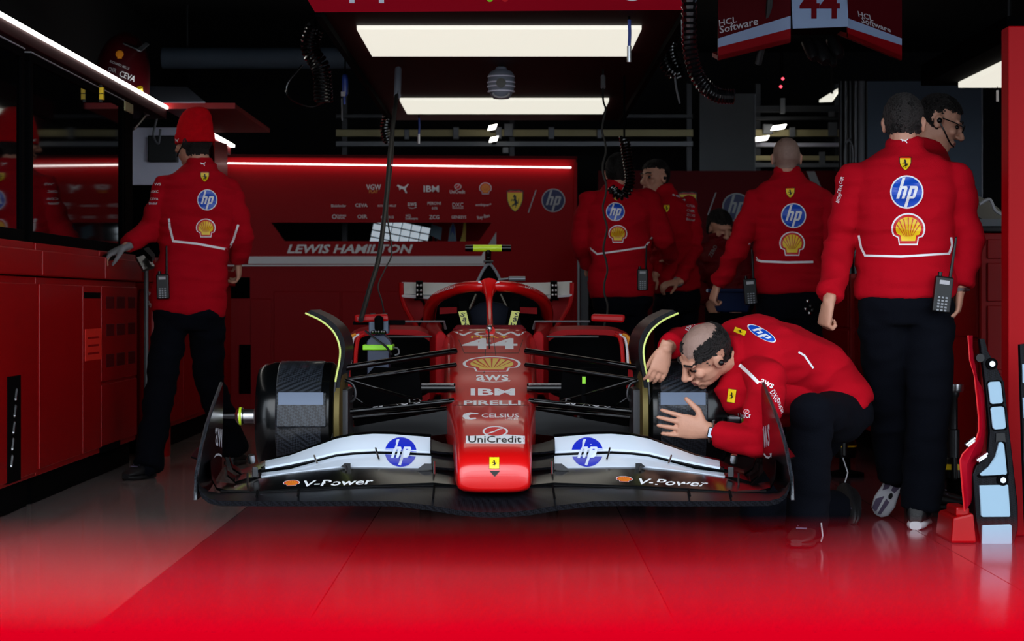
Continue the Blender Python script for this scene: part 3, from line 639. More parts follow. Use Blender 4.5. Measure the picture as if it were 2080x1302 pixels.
MB().bp(V((W(1944, 1045, YP).x, YP + .02, .0)) + V((0, 0, .1)), V((W(1972, 1045, YP).x, YP + .2, .135))).build('ledge', CRED, t, bevel=.008)
t = thing('car_floor_piece', 'second foam padded panel edge at the far right of the photo', 'car panel', (W(2085, 612, 7.9).x, 7.9, 0))
MB().prism([W(x, y, 7.9) for x, y in ((2072, 700), (2130, 690), (2150, 900), (2150, 1120), (2086, 1120), (2078, 900))], (0, .035, 0)).build('carbon_plate', CARB, t)
for q in ([(2077, 740), (2120, 738), (2122, 778), (2078, 778)], [(2078, 808), (2120, 806), (2124, 850), (2080, 850)]): MB().prism([W(x, y, 7.89) for x, y in q], (0, .012, 0)).build('foam_pad', FOAMB, t)
# wheel guns standing at the right
def gun(label, px, top, bot, Y, s=1):
    x = W(px, 612, Y).x; z1 = W(px, top, Y).z; t = thing('wheel_gun_stand', label, 'wheel gun', (x, Y, 0)); h = z1
    MB().lathe([(.001, 0), (.1, 0), (.1, .02), (.03, .035), (.028, .1), (.001, .1)], (x, Y, 0), (0, 0, 1), 20).build('base', MBLK, t, True)
    MB().lathe([(.001, .1), (.055, .1), (.06, .14), (.06, .3 * h), (.04, .36 * h), (.001, .36 * h)], (x, Y, 0), (0, 0, 1), 20).build('motor_body', BLK, t, True)
    MB().lathe([(.001, .36 * h), (.03, .36 * h), (.03, .6 * h), (.022, .61 * h), (.022, .88 * h), (.03, .9 * h), (.03, .93 * h), (.001, .93 * h)], (x, Y, 0), (0, 0, 1), 16).build('shaft', STEEL, t, True)
    MB().lathe([(.001, .93 * h), (.045, .93 * h), (.05, .95 * h), (.05, h), (.035, h), (.001, h * .98)], (x, Y, 0), (0, 0, 1), 20).build('socket', SILV, t, True)
    MB().lathe([(.0605, .16), (.0615, .165), (.0615, .26 * h), (.0605, .265 * h)], (x, Y, 0), (0, 0, 1), 20).build('yellow_label', YEL, t, True)
    MB().tube([(x, Y - .05, .32 * h), (x - .02, Y - .12, .36 * h), (x - .02, Y - .13, .2 * h)], .014, 8, round_=True).build('handle', BLK, t, True)
gun('black wheel gun standing upright beside the carbon panel', 1936, 780, 930, 9.75)
gun('black wheel gun with yellow band behind the kneeling man', 1716, 735, 900, 11.0)
# neighbouring bay light
t = thing('ceiling_light', 'wedge of a bright ceiling light at the upper right', 'ceiling light', (3.6, 12.6, 2.25))
MB().bp((2.79, 11.2, 2.255), (4.4, 13.08, 2.29)).build('diffuser', LITP, t); MB().bp((2.6, 11.0, 2.29), (4.6, 13.3, 2.42)).build('housing', MBLK, t)
for x in (2.9, 4.2): MB().tube([(x, 12.2, 2.42), (x, 12.2, 3.3)], .012, 6).build('hanger', STEEL, t)
p = W(2026, 200, 13); t = thing('hook_cord', 'small white hook on a cord below the wedge light', 'hook', p)
MB().tube([p + V((0, 0, -.02)), p + V((0, 0, .05))], .008, 6).build('hook', PGREY, t); MB().tube([p + V((0, 0, .05)), (p.x, p.y, 2.29)], .002, 4).build('cord', MBLK, t)

# ------------------------------------------------------------------ overhead gantry
t = thing('overhead_gantry', 'dark overhead gantry with two bright panels above the car', 'gantry', (0, 12.5, 2.26))
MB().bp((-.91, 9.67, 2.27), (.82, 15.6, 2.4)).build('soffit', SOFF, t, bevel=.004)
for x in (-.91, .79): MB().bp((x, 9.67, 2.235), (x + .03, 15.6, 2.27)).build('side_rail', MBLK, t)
MB().hexa([W(640, 25, 9.6), W(1400, 20, 9.6), W(1400, 20, 9.66), W(640, 25, 9.66), W(560, -110, 9.45), W(1440, -110, 9.45), W(1440, -110, 9.66), W(560, -110, 9.66)]).build('fascia', FASC, t)
FAS = bpy.data.objects['fascia']
for a in ((735, 765, 58, 116),):
    pass
for x0, x1, y0, y1 in ((-.76, .634, 10.24, 11.37), (-.745, .644, 13.89, 14.87)):
    MB().bp((x0, y0, 2.25), (x1, y1, 2.272)).build('light_panel', LITP, t)
for x in (-.85, .75):
    for y in (10, 15): MB().tube([(x, y, 2.4), (x, y, 3.3)], .015, 8).build('hanger_rod', STEEL, t)
decal('lettering', FAS, FAS, at(word('4', WBLUE, .05), 706, -24, 40, 60) + at(word('4', WBLUE, .05), 766, -24, 40, 60)); decal('round_mark', FAS, FAS, at([poly(WHITE, circ(1))], 1284, -28, 60, 60) + at([poly(PRED, circ(1))], 1026, -14, 20, 36) + at([poly(LIME, circ(1))], 995, -14, 20, 36))
# camera ball under the gantry
Y = 12.0; c = W(1018, 172, Y); t = thing('camera_ball', 'round grey camera housing hanging under the middle of the gantry', 'camera', (c.x, Y, 2.27))
MB().lathe([(.001, .1), (.03, .1), (.035, .085), (.06, .075), (.075, .055), (.078, .0), (.074, -.03), (.06, -.06), (.045, -.08), (.001, -.085)], c, (0, 0, 1), 28).build('housing', GREYP, t, True)
for z in (.045, .012, -.012, -.04): MB().lathe([(.0785 - abs(z) * .08, z - .004), (.083 - abs(z) * .1, z - .003), (.083 - abs(z) * .1, z + .003), (.0785 - abs(z) * .08, z + .004)], c, (0, 0, 1), 28).build('ring', LGREY, t, True)
MB().tube([c + V((.045 * math.cos(a), -.055 + .02 * math.sin(a), -.055 + .025 * math.sin(a))) for a in (math.pi + math.pi * i / 10 for i in range(11))], .006, 6).build('handle', PGREY, t)
MB().lathe([(.001, 0), (.025, 0), (.028, .03), (.001, .03)], c + V((0, -.07, 0)), (0, -1, 0), 16).build('lens', GBLK, t, True); MB().tube([c + V((0, 0, .09)), (c.x, Y, 2.269)], .02, 8).build('stem', BLK, t)
# coiled hoses, cables, chain
def hang(name, lb, cat, pts, rad, m, coil=None, group=None, top=True):
    t = thing(name, lb, cat, pts[0], group)
    if coil: helix(spline(pts, 6), coil[0], rad, coil[1]).build('coil', m, t, True)
    else: MB().tube(spline(pts, 6), rad, 8).build('line', m, t, True)
    if top: MB().tube([V(pts[0]), (pts[0].x, pts[0].y, 2.268 if -.96 < pts[0].x < .86 and 9.6 < pts[0].y < 15.6 else 3.3)], max(.006, rad * .7), 6).build('drop_cable', MBLK, t)
    return t
t = hang('coiled_hose', 'fat coil of black air hose hanging at upper left', 'air hose', [W(640, 55, 11.7), W(630, 85, 11.7), W(634, 110, 11.7), W(652, 140, 11.7), W(657, 208, 11.7)], .010, COILM, (.046, 22))
MB().tube(spline([W(657, 208, 11.7), W(630, 216, 11.7), W(590, 200, 11.7), W(583, 172, 11.7), W(615, 132, 11.7)]), .007, 8).build('tail', COILM, t, True)
t = hang('coiled_hose', 'double coil of black air hose hanging right of the gantry', 'air hose', [W(1356, 62, 12.3), W(1346, 100, 12.3), W(1356, 135, 12.3), W(1372, 150, 12.3)], .009, COILM, (.036, 14))
helix(spline([W(1370, 62, 12.33), W(1362, 100, 12.33), W(1374, 140, 12.33), W(1380, 158, 12.33)]), .032, .009, 14).build('coil', COILM, t, True)
MB().tube(spline([W(1370, 150, 12.3), W(1374, 180, 12.3), W(1381, 210, 12.3)]), .006, 6).build('tail', GREYM, t)
t = thing('corrugated_hose', 'thick black corrugated hose drooping at upper right', 'hose', W(1400, 0, 9.15)); pts = spline([W(1398, -90, 9.15), W(1400, 20, 9.15), W(1402, 100, 9.15), W(1420, 160, 9.15), W(1455, 192, 9.15), W(1492, 196, 9.15)], 14); rr_ = [.03 + (.006 if i % 2 else 0) for i in range(len(pts))]
MB().tube(pts, rr_, 14).build('hose', COILM, t); MB().tube([pts[0], (pts[0].x, pts[0].y, 3.3)], .03, 10).build('riser', GBLK, t)
MB().tube(spline([W(1385, 40, 9.15), W(1390, 95, 9.15), W(1415, 145, 9.15)]), .005, 6).build('side_wire', GREYM, t)
hang('coiled_cable', 'small coil of black cable hanging left below the gantry', 'cable', [W(788, 238, 14.9), W(783, 262, 14.9), W(790, 290, 14.9)], .008, COILM, (.034, 9), top=False)
t = hang('coiled_cable', 'coiled black lead looped at the neck of the middle mechanic', 'cable', [W(1268, 278, 12.5), W(1274, 320, 12.5), W(1280, 368, 12.5), W(1268, 396, 12.5), W(1250, 392, 12.5), W(1243, 380, 12.5)], .0095, COILM, (.024, 24))
t = hang('power_cable', 'thick black cable from the gantry down to the blower on the car', 'cable', [W(808, 141, 11.95), W(806, 190, 11.7), W(793, 300, 11.1), W(785, 400, 10.6), W(770, 520, 10.0), W(750, 590, 9.5), W(733, 650, 9.24)], .012, RUB, top=False)
MB().tube([W(809, 141, 11.95), W(807, 195, 11.68)], .02, 10).build('plug', GREYP, t, True)
hang('power_cable', 'thin twisted wire beside the thick black cable', 'wire', [W(814, 141, 11.95), W(802, 240, 11.4), W(797, 330, 11.0), W(787, 430, 10.5), W(796, 510, 10.1), W(783, 545, 9.9), W(768, 580, 9.5), W(775, 610, 9.3), W(780, 634, 9.24)], .0035, RUB, top=False)
t = hang('hanging_chain', 'thin dark twisted cord hanging in front of the middle mechanic', 'cord', [W(1225, 141, 11.95), W(1225, 200, 11.8)] + [W(1226 + 4 * math.sin(i * 1.7) + i * .25, 200 + 22 * i, 11.7 - i * .04) for i in range(1, 24)], .0055, RUB, top=False)
MB().tube([W(1225, 155, 11.9), W(1225, 178, 11.85)], .014, 8).build('connector', GREYM, t)
for x, y0, y1, Y, lb in ((1278, 40, 126, 9.9, 'blue air line with a metal coupling at the bright gantry panel'), (851, 240, 292, 15.15, 'short blue air line with a metal coupling below the gantry')):
    t = thing('air_line', lb, 'air line', W(x, y0, Y), 'blue air lines'); ym = y0 + (y1 - y0) * .62
    MB().tube(spline([W(x, y0, Y), W(x + 1, (y0 + ym) / 2, Y), W(x, ym, Y)]), .008, 8).build('tube', BLUEP, t, True); MB().tube([W(x, ym, Y), W(x, y1, Y)], .011, 10).build('coupling', SILV, t, True)
    MB().tube([W(x, y0, Y), (W(x, y0, Y).x, Y, 2.269)], .006, 6).build('drop', MBLK, t)
t = thing('grease_gun', 'small blue air tool hanging beside the fat coiled hose', 'tool', W(700, 150, 12.4)); MB().tube([W(701, 156, 12.4), W(701, 190, 12.4)], .018, 12, round_=True).build('body', BLUEP, t, True); MB().tube([W(699, 190, 12.4), W(700, 212, 12.4)], .008, 8).build('grip', BLUEP, t, True)
MB().bp(W(693, 196, 12.37), W(701, 186, 12.35)).build('label', PGREY, t); MB().tube([W(701, 150, 12.4), (W(701, 150, 12.4).x, 12.4, 3.3)], .005, 6).build('hose', MBLK, t); MB().tube([W(694, 200, 12.4), W(695, 245, 12.4)], .004, 6).build('nozzle', GREYM, t)

# number pod at the upper right
t = thing('number_pod', 'overhead pit pod with the number 44 and angled red wings', 'overhead sign', W(1664, 40, 9.5))
def quad(name, a, b, c, d, m, th=(0, .02, 0)): return MB().prism([a, b, c, d], th).build(name, m, t)
YA, YC = 9.5, 9.72
pl = quad('number_plate', W(1611, 58, YA), W(1723, 54, YA), W(1721, -110, YA + .1), W(1602, -110, YA + .1), PODW)
decal('number', pl, pl, at(word('44', DRED, .06), 1665, 5, 82, 66))
def wing(xa, xb, ya, yb, za):                    # edge rows at the near (a) and far (b) end: top, stripe top, stripe foot, lip foot
    A = [W(xa, y, YA + .02) for y in ya]; Bq = [W(xb, y, YC) for y in yb]; out = []
    for k, (nm, m) in enumerate((('wing_board', PODB), ('pale_stripe', PODW), ('red_lip', PODR))):
        out.append(quad(nm, A[k], Bq[k], Bq[k + 1], A[k + 1], m, (0, .03, 0)))
    quad('wing_soffit', A[3], Bq[3], Bq[3] + V((0, .3, .05)), A[3] + V((0, .3, .05)), PODR, (0, 0, .02)); return out[0]
wl = wing(1606, 1459, (-120, 32, 58, 86), (-70, 78, 96, 122), 0); wr = wing(1722, 1832, (-120, 37, 56, 76), (-40, 78, 92, 122), 0)
decal('lettering', wl, wl, atq(word('HCL', PGREY, .03), (1461, 54), (1497, 45), (1496, 33), (1460, 41)) + atq(word('Software', PGREY, .03), (1462, 68), (1540, 50), (1539, 34), (1461, 54)), 0, .003)
decal('lettering', wr, wr, atq(word('HCL', PGREY, .03), (1744, 34), (1774, 43), (1772, 32), (1742, 22)) + atq(word('Software', PGREY, .03), (1750, 46), (1810, 66), (1808, 56), (1750, 34)), 0, .003)
MB().bp(W(1612, 56, YA + .1), W(1722, -60, YA + .35)).build('core', MBLK, t)
for x, y, r in ((1640, 85, .03), (1662, 92, .035), (1690, 80, .03), (1678, 98, .02)): MB().lathe([(.001, 0), (r, 0), (r, .09), (r * .6, .12), (.001, .12)], W(x, y, 9.75), (.2, -.6, -.7), 14).build('fitting', BLK, t, True)
MB().tube([W(1670, -60, 9.8), (W(1670, -60, 9.8).x, 9.8, 3.298)], .05, 10).build('mast', MBLK, t)
MB().tube(spline([W(1566, -40, 9.55), W(1560, 40, 9.6), W(1540, 130, 9.7)]), .016, 8).build('cable', RUB, t)
for x, y, lb in ((1590, 160, 'tiny red indicator lamp under the number pod, upper'), (1586, 176, 'tiny red indicator lamp under the number pod, lower')):
    p = W(x, y, 13.5 if y < 170 else 13.7); t2 = thing('indicator_lamp', lb, 'lamp', p, 'red indicator lamps'); MB().ball(p, .010).build('bulb', LEDR, t2, True); MB().tube([p, (p.x, p.y, 3.3)], .004, 5).build('wire', MBLK, t2)

# ------------------------------------------------------------------ out-of-focus red barrier close to the lens
t = thing('barrier_rail', 'blurred red barrier rail crossing the bottom of the photo', 'barrier', (0, .18, 0))
MB().bp((-1.1, .18, .70), (1.1, .21, .8937)).build('rail', BARR, t, bevel=.008)
for x in (-1.0, 1.0):
    MB().tube([(x, .23, 0), (x, .23, .86)], .02, 10).build('post', BARR, t, True); MB().lathe([(.001, 0), (.16, 0), (.16, .015), (.04, .04), (.001, .04)], (x, .23, 0), (0, 0, 1), 24).build('foot', BARR, t, True)
# ------------------------------------------------------------------ the racing car
def Xc(Y): return -.06 - .017 * (Y - 7)
def C(x, y, z): return V((Xc(7 + y) + x, 7 + y, z))
def mir(p): return V((2 * Xc(p.y) - p.x, p.y, p.z))
def mirl(l): return [mir(p) for p in l]
def both(fn):                                     # fn(side transform)
    for f in (lambda p: V(p), mir): fn(f)
car = thing('race_car', 'red open wheel racing car number 44 with its wheels off', 'racing car', C(0, 2, 0))
def sect(y, zt, zb, hw, e=3.4, n=36, cx=0):
    out = []
    for j in range(n):
        a = 2 * math.pi * j / n; ca, sa = math.cos(a), math.sin(a)
        out.append(C(cx + hw * math.copysign(abs(ca) ** (2 / e), ca), y, (zt + zb) / 2 + (zt - zb) / 2 * math.copysign(abs(sa) ** (2 / e), sa)))
    return out
def sections(keys, n):
    out = []
    for i in range(n + 1):
        u = i / n * (len(keys) - 1); k = min(int(u), len(keys) - 2); t = u - k; P = [keys[max(k - 1, 0)], keys[k], keys[k + 1], keys[min(k + 2, len(keys) - 1)]]
        out.append([.5 * (2 * P[1][q] + (P[2][q] - P[0][q]) * t + (2 * P[0][q] - 5 * P[1][q] + 4 * P[2][q] - P[3][q]) * t * t + (3 * P[1][q] - P[0][q] - 3 * P[2][q] + P[3][q]) * t ** 3) for q in range(len(keys[0]))])
    return out
NOSE = [(.10, .345, .285, .110, 3.4), (.112, .372, .272, .123, 4.2), (.15, .40, .266, .129, 5.0), (.22, .422, .266, .132, 5.6), (.35, .444, .27, .135, 6), (.7, .484, .28, .148, 6.5), (1.0, .510, .295, .162, 6.5), (1.22, .532, .305, .172, 6.5)]
TUB = [(1.225, .532, .305, .172, 6.5), (1.45, .578, .31, .181, 6.5), (1.7, .64, .31, .192, 6), (1.95, .70, .305, .2, 5.5), (2.2, .752, .30, .207, 5), (2.4, .792, .30, .215, 5), (2.5, .80, .30, .222, 5)]
nose = MB().loft([sect(*k) for k in sections(NOSE, 28)]).build('nose_cone', RED, car, True)
tub = MB().loft([sect(*k) for k in sections(TUB, 24)]).build('chassis', RED, car, True)
MB().loft([sect(*k) for k in sections([(2.5, .66, .3, .235, 4), (3.0, .66, .28, .27, 4), (3.6, .7, .28, .3, 4), (4.3, .62, .28, .26, 4), (5.0, .5, .3, .16, 4)], 20)]).build('monocoque_floor_pan', MBLK, car, True)
def cside(f):
    MB().loft([[f(C(x, y, z)) for x, z in ((a, zb), (a + w, zb), (a + w, zt - .02), (a + w - .02, zt), (a + .015, zt), (a, zt - .02))] for y, a, w, zb, zt in ((2.46, -.245, .05, .5, .785), (2.7, -.275, .06, .45, .80), (3.1, -.3, .07, .4, .81), (3.5, -.31, .08, .4, .82), (3.8, -.3, .08, .4, .82))]).build('cockpit_side', WRED, car, bevel=.006)
both(cside)
# cockpit interior
MB().prism([W(x, y, 9.95) for x, y in ((944, 668), (946, 645), (958, 625), (975, 615), (997, 612), (1020, 616), (1040, 628), (1056, 646), (1060, 668))], (0, .08, 0)).build('seat', SEAT, car, True, .01)
MB().prism([W(x, y, 10.5) for x, y in ((880, 680), (890, 606), (930, 592), (993, 588), (1055, 592), (1096, 606), (1106, 680))], (0, .1, 0)).build('bulkhead', MBLK, car)
def rest(f):
    MB().prism([f(W(x, y, 10.3)) for x, y in ((893, 625), (928, 624), (928, 636), (893, 638))], (0, .05, 0)).build('headrest_pad', WRED, car)
    MB().tube([f(W(966, 600, 10.35)), f(W(950, 636, 10.2))], .01, 8).build('strut', GBLK, car)
    s = MB().prism([f(W(x, y, 9.86)) for x, y in ((930, 602), (948, 602), (962, 668), (940, 668))], (0, .012, 0)).build('seat_belt', MBLK, car)
    MB().prism([f(W(x, y, 9.845)) for x, y in ((931, 633), (947, 631), (955, 665), (940, 668))], (0, .004, 0)).build('belt_label', PYEL, s)
both(rest)
lab = [o for o in bpy.data.objects if o.name.startswith('belt_label')]
for o, x, r in ((lab[0], 943, 78), (lab[1], 1047, 102)):
    for i, ch in enumerate('Sab'): decal('belt_lettering', o.parent, o, at(word(ch, PBLK, .05), x + (-3 + 4 * i) * (1 if r < 90 else -1), 639 + i * 10, 9, 8.5, 8 if r < 90 else -8, .2))
# halo
hp_ = [W(993, 581, 9.72), W(950, 583, 9.76), W(915, 592, 9.9), W(886, 607, 10.1), W(873, 630, 10.4), W(872, 660, 10.7), W(874, 690, 10.9)]
path = spline(list(reversed(hp_)) + mirl(hp_[1:]), 6)
hal = MB().tube(path, .031, 14, flat=.85).build('halo', RED, car, True)
MB().tube(spline([W(993, 582, 9.72), W(994, 620, 9.6), W(995, 650, 9.46), W(996, 672, 9.3)]), [.05, .034, .024, .0185, .016, .015, .0145, .014, .014, .014, .014, .014, .014, .014, .014, .014, .015, .017, .022], 14).build('halo_pillar', RED, car, True)
decal('lettering', hal, hal, at([poly(WBLUE, circ(1, 30)), poly(WHITE, circ(.6, 20))], 993, 573, 44, 7) + at(word('TECHNOLOGY', WHITE, .03), 901, 588, 50, 7, -19) + at(word('DXC', WHITE, .05), 1078, 583, 22, 7, 12) + at(word('TECH', WHITE, .03), 1105, 591, 28, 7, 24), 4)
# airbox, camera bar, aerials
MB().prism([W(x, y, 10.55) for x, y in ((968, 576), (980, 550), (988, 538), (993, 535), (999, 538), (1008, 550), (1020, 576))], (0, .25, 0)).build('airbox', MBLK, car, True)
MB().tube(spline([W(969, 574, 10.52), W(982, 548, 10.52), (W(993, 536, 10.52)), W(1005, 548, 10.52), W(1019, 574, 10.52)], 5), .008, 8).build('airbox_rim', GREYM, car, True)
MB().loft([sect(*k) for k in sections([(3.75, 1.06, .7, .09, 2.4), (4.2, 1.0, .6, .14, 2.4), (4.8, .86, .5, .14, 2.4), (5.2, .7, .45, .08, 2.4)], 12)]).build('engine_cover', RED, car, True)
tb = W(992, 504, 10.5); cb = MB().tube([W(961, 504, 10.5), W(1019, 504, 10.5)], .0175, 16).build('camera_bar', FLUO, car, True)
for a, b in ((945, 961), (1019, 1038)): MB().tube([W(a, 504, 10.5), W(b, 504, 10.5)], [.0165, .0175] if a < 990 else [.0175, .0165], 16).build('camera_bar_end', GBLK, cb, True)
MB().tube([W(992, 508, 10.5), W(992, 522, 10.5), W(992, 540, 10.55)], [.016, .014, .014], 12).build('camera_stem', GBLK, car, True)
MB().tube([W(982, 531, 10.48), W(1002, 531, 10.48)], .006, 8).build('stem_pin', SILV, car, True); MB().lathe([(.001, 0), (.016, 0), (.016, .014), (.001, .014)], W(993, 536, 10.54), (0, 0, 1), 14).build('stem_collar', GREYM, car, True)
MB().tube([W(1012, 568, 10.3), W(1032, 566, 10.3), W(1034, 566, 10.3), W(1067, 566, 10.3)], [.005, .006, .012, .012], 12).build('pitot_tube', GREYM, car, True)
# rear wing
Y = 12.1
rw = MB().sheet([[W(x, y, Y - .12) for x, y in ((816, 600), (870, 603), (988, 606), (1105, 603), (1162, 598))], [W(x, y, Y + .03) for x, y in ((816, 584), (870, 586), (988, 588), (1105, 586), (1162, 582))], [W(x, y, Y + .2) for x, y in ((816, 573), (870, 574), (988, 575), (1105, 574), (1162, 571))]], (0, .01, -.012)).build('rear_wing', WHITE, car, True)
def rwing(f):
    MB().hexa([f(W(845, 606, Y - .15)), f(W(859, 606, Y - .15)), f(W(859, 604, Y)), f(W(845, 604, Y)), f(W(845, 572, Y - .02)), f(W(859, 572, Y - .02)), f(W(859, 570, Y + .1)), f(W(845, 570, Y + .1))]).build('flap_actuator', MBLK, rw)
    for x in (848, 855):
        for y in (580, 590, 599): MB().ball(f(W(x, y, Y - .15)), .008, n=8).build('bolt', SILV, rw, True)
    MB().tube(spline([f(W(x, y, Y - .1)) for x, y in ((815, 574), (816, 600), (822, 622), (836, 648), (848, 668), (852, 690))]), .014, 8, flat=1).build('endplate_edge', CRED, car, True)
    MB().tube(spline([f(W(x, y, Y + .05)) for x, y in ((842, 608), (856, 609), (864, 624), (863, 640), (854, 654), (846, 668))]), .008, 8).build('endplate_hoop', GBLK, car, True)
    MB().prism([f(W(x, y, Y + .1)) for x, y in ((818, 600), (862, 604), (866, 640), (850, 664), (836, 648))], (0, .01, 0)).build('endplate', WRED, car)
    MB().hexa([f(W(818, 603, Y - .1)), f(W(880, 606, Y - .1)), f(W(880, 606, Y)), f(W(818, 603, Y)), f(W(818, 597, Y - .1)), f(W(880, 599, Y - .1)), f(W(880, 599, Y)), f(W(818, 597, Y))]).build('lower_flap', GBLK, car)
both(rwing)
MB().tube([C(0, 5.05, .3), C(0, 5.05, .98)], .03, 10).build('rear_wing_pylon', CARB, car, True)
# mirrors and sidepods
def flank(f):
    MB().loft([[f(W(x0, y, Yd)) for x0, y in pts] for Yd, pts in ((9.28, ((719, 639), (788, 637), (790, 653), (721, 656))), (9.42, ((722, 641), (786, 640), (786, 650), (724, 652))))]).build('mirror', CRED, car, bevel=.012)
    MB().tube([f(W(905, 668, 9.5)), f(W(902, 653, 9.45)), f(W(790, 653, 9.38))], .007, 8, flat=.6).build('mirror_stay', GREYM, car, True)
    MB().loft([[f(p) for p in sect(y, zt, zb, hw, 4, 28, -cx)] for y, zt, zb, hw, cx in ((2.72, .79, .44, .215, .455), (2.8, .80, .42, .225, .46), (3.4, .80, .36, .25, .47), (4.1, .7, .34, .2, .4), (4.9, .5, .34, .1, .25))]).build('sidepod', WRED, car, True)
    MB().prism([f(p) for p in sect(2.715, .765, .47, .195, 4, 28, -.45)], (0, .012, 0)).build('sidepod_inlet', MBLK, car)
    MB().tube([f(W(772, 684, 9.6)), f(W(890, 684, 9.6))], .009, 8, flat=.5).build('inlet_lip', GREYM, car, True)
    for x, r, m in ((707, .008, ORAN), (714, .006, WHITE), (724, .010, RED)):
        MB().tube(spline([f(W(x + 16, 679, 9.62)), f(W(x + 5, 686, 9.62)), f(W(x, 708, 9.62)), f(W(x - 2, 742, 9.62))]), r, 8).build('inlet_stripe', m, car, True)
    MB().hexa([f(C(-.75, 2.2, .19)), f(C(-.2, 1.9, .19)), f(C(-.1, 5.0, .19)), f(C(-.72, 5.0, .19)), f(C(-.75, 2.2, .21)), f(C(-.2, 1.9, .21)), f(C(-.1, 5.0, .21)), f(C(-.72, 5.0, .21))]).build('floor_edge', CARB, car)
    for k in range(3): MB().hexa([f(C(-.3 - .13 * k, 2.0, .21)), f(C(-.29 - .13 * k, 2.0, .21)), f(C(-.33 - .13 * k, 2.7, .21)), f(C(-.34 - .13 * k, 2.7, .21)), f(C(-.3 - .13 * k, 2.05, .44)), f(C(-.29 - .13 * k, 2.05, .44)), f(C(-.33 - .13 * k, 2.7, .47)), f(C(-.34 - .13 * k, 2.7, .47))]).build('floor_fence', CARB, car)
both(flank)
# front axle: drums, winglets, arms
def axle(f):
    hub = f(C(-.62, 1.2, .47)); ax = (f(C(-.9, 1.2, .47)) - hub).normalized()
    drum = MB().lathe([(.05, -.02), (.19, -.02), (.212, .0), (.214, .04), (.212, .22), (.206, .262), (.19, .285), (.12, .29), (.06, .285), (.05, .25)], hub, ax, 48).build('brake_drum', GBLK, car, True)
    MB().lathe([(.213, .03), (.2165, .035), (.2165, .2), (.213, .205)], hub, ax, 48).build('drum_sleeve', CARB2, drum, True)
    cv = MB(); fp = [[f(W(a, y, Yd)) for a in (560, 662)] for y, Yd in ((792, 7.99), (797, 7.972), (822, 7.952), (868, 7.958), (874, 7.985))]
    cv.loft([[r[0], r[1], r[1] + V((0, .03, 0)), r[0] + V((0, .03, 0))] for r in fp[1:4]]).build('duct_cover', CARB2, drum, bevel=.004)
    MB().prism([fp[1][0] + V((.01, -.003, 0)), fp[1][1] + V((-.01, -.003, 0)), fp[2][1] + V((-.01, -.003, 0)), fp[2][0] + V((.01, -.003, 0))] if fp[1][0].x < fp[1][1].x else [fp[1][0] + V((-.01, -.003, 0)), fp[1][1] + V((.01, -.003, 0)), fp[2][1] + V((.01, -.003, 0)), fp[2][0] + V((-.01, -.003, 0))], (0, .004, 0)).build('sky_highlight_facet', DUCTP, drum)  # bright strip laid on the cover to imitate its band of reflected sky
    MB().lathe([(.2, -.045), (.216, -.04), (.216, -.02), (.2, -.015)], hub, ax, 48).build('brake_disc', BRASD, car, True)
    a2 = MB().lathe([(.001, .28), (.05, .28), (.045, .3), (.028, .31), (.028, .35), (.034, .355), (.034, .37), (.022, .38), (.001, .39)], hub, ax, 24).build('hub', SILV, car, True)
    MB().lathe([(.033, .357), (.036, .358), (.036, .367), (.033, .368)], hub, ax, 24).build('hub_ring', FLUO, a2, True)
    MB().tube([hub + ax * .38, hub + ax * .49], [.012, .007], 8).build('hub_spindle', STEEL, a2, True)
    prof = [(676, 890), (681, 800), (684, 770), (691, 735), (692, 705), (680, 675), (655, 652), (622, 636)]
    fr = [W(x, y, 8.02) for x, y in prof]; bk = [p + V((0, .42, 0)) for p in fr]; n_ = [p + V((.009, 0, .012)) for p in fr]
    fr, bk = spline(fr, 5), spline(bk, 5)
    MB().loft([[f(a), f(a + V((.016, 0, .012))), f(b + V((.016, 0, .012))), f(b)] for a, b in zip(fr, bk)]).build('wheel_winglet', CARB, car, True)
    MB().tube([f(p + V((-.003, -.008, 0))) for p in fr[9:]], .004, 8).build('winglet_edge', EDGEY, car, True)
    MB().tube([f(p + V((-.003, -.006, 0))) for p in fr[:10]], .004, 8).build('winglet_lower_edge', STEEL, car, True)
    for (a, b, r, y0, y1, fl) in (((694, 748), (925, 713), .017, 8.25, 8.55, .75), ((700, 772), (925, 741), .014, 8.45, 8.7, .7), ((700, 772), (852, 814), .012, 8.2, 8.5, .6), ((690, 838), (922, 814), .016, 8.2, 8.25, .7), ((690, 850), (922, 829), .016, 8.3, 8.45, .7), ((700, 800), (770, 836), .01, 8.3, 8.4, .6)):
        MB().tube([f(W(*a, y0)), f(W(*b, y1))], r, 12, flat=fl).build('suspension_arm', GBLK, car, True)
        MB().tube([f(W(a[0] + 8, a[1] - 2.0, y0 - .012)), f(W(b[0] - 10, b[1] - 2.0, y1 - .012))], .0022, 5).build('arm_highlight', GREYM, car, True)  # thin pale line along each arm imitates the highlight on it
    MB().tube([f(W(856, 788, 8.35)), f(W(925, 788, 8.35))], .019, 14).build('torsion_bar', GBLK, car, True)
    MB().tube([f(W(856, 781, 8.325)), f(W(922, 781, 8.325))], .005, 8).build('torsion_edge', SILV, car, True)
    MB().tube(spline([f(W(690, 770, 8.2)), f(W(715, 780, 8.2)), f(W(722, 800, 8.2)), f(W(715, 815, 8.2)), f(W(690, 820, 8.2))]), .006, 8).build('brake_line', STEEL, car, True)
    MB().bp(f(C(-.64, 1.1, .36)), f(C(-.55, 1.35, .58))).build('upright', STEEL, car, bevel=.01)
    MB().prism([f(W(x, y, 8.6)) for x, y in ((760, 745), (850, 750), (858, 812), (780, 870), (720, 868), (712, 800))], (0, .02, 0)).build('brake_duct_vane', MBLK, car)
    MB().prism([f(W(x, y, 8.35)) for x, y in ((700, 870), (915, 832), (922, 880), (700, 905))], (0, .02, 0)).build('turning_vane', GBLK, car)
both(axle)
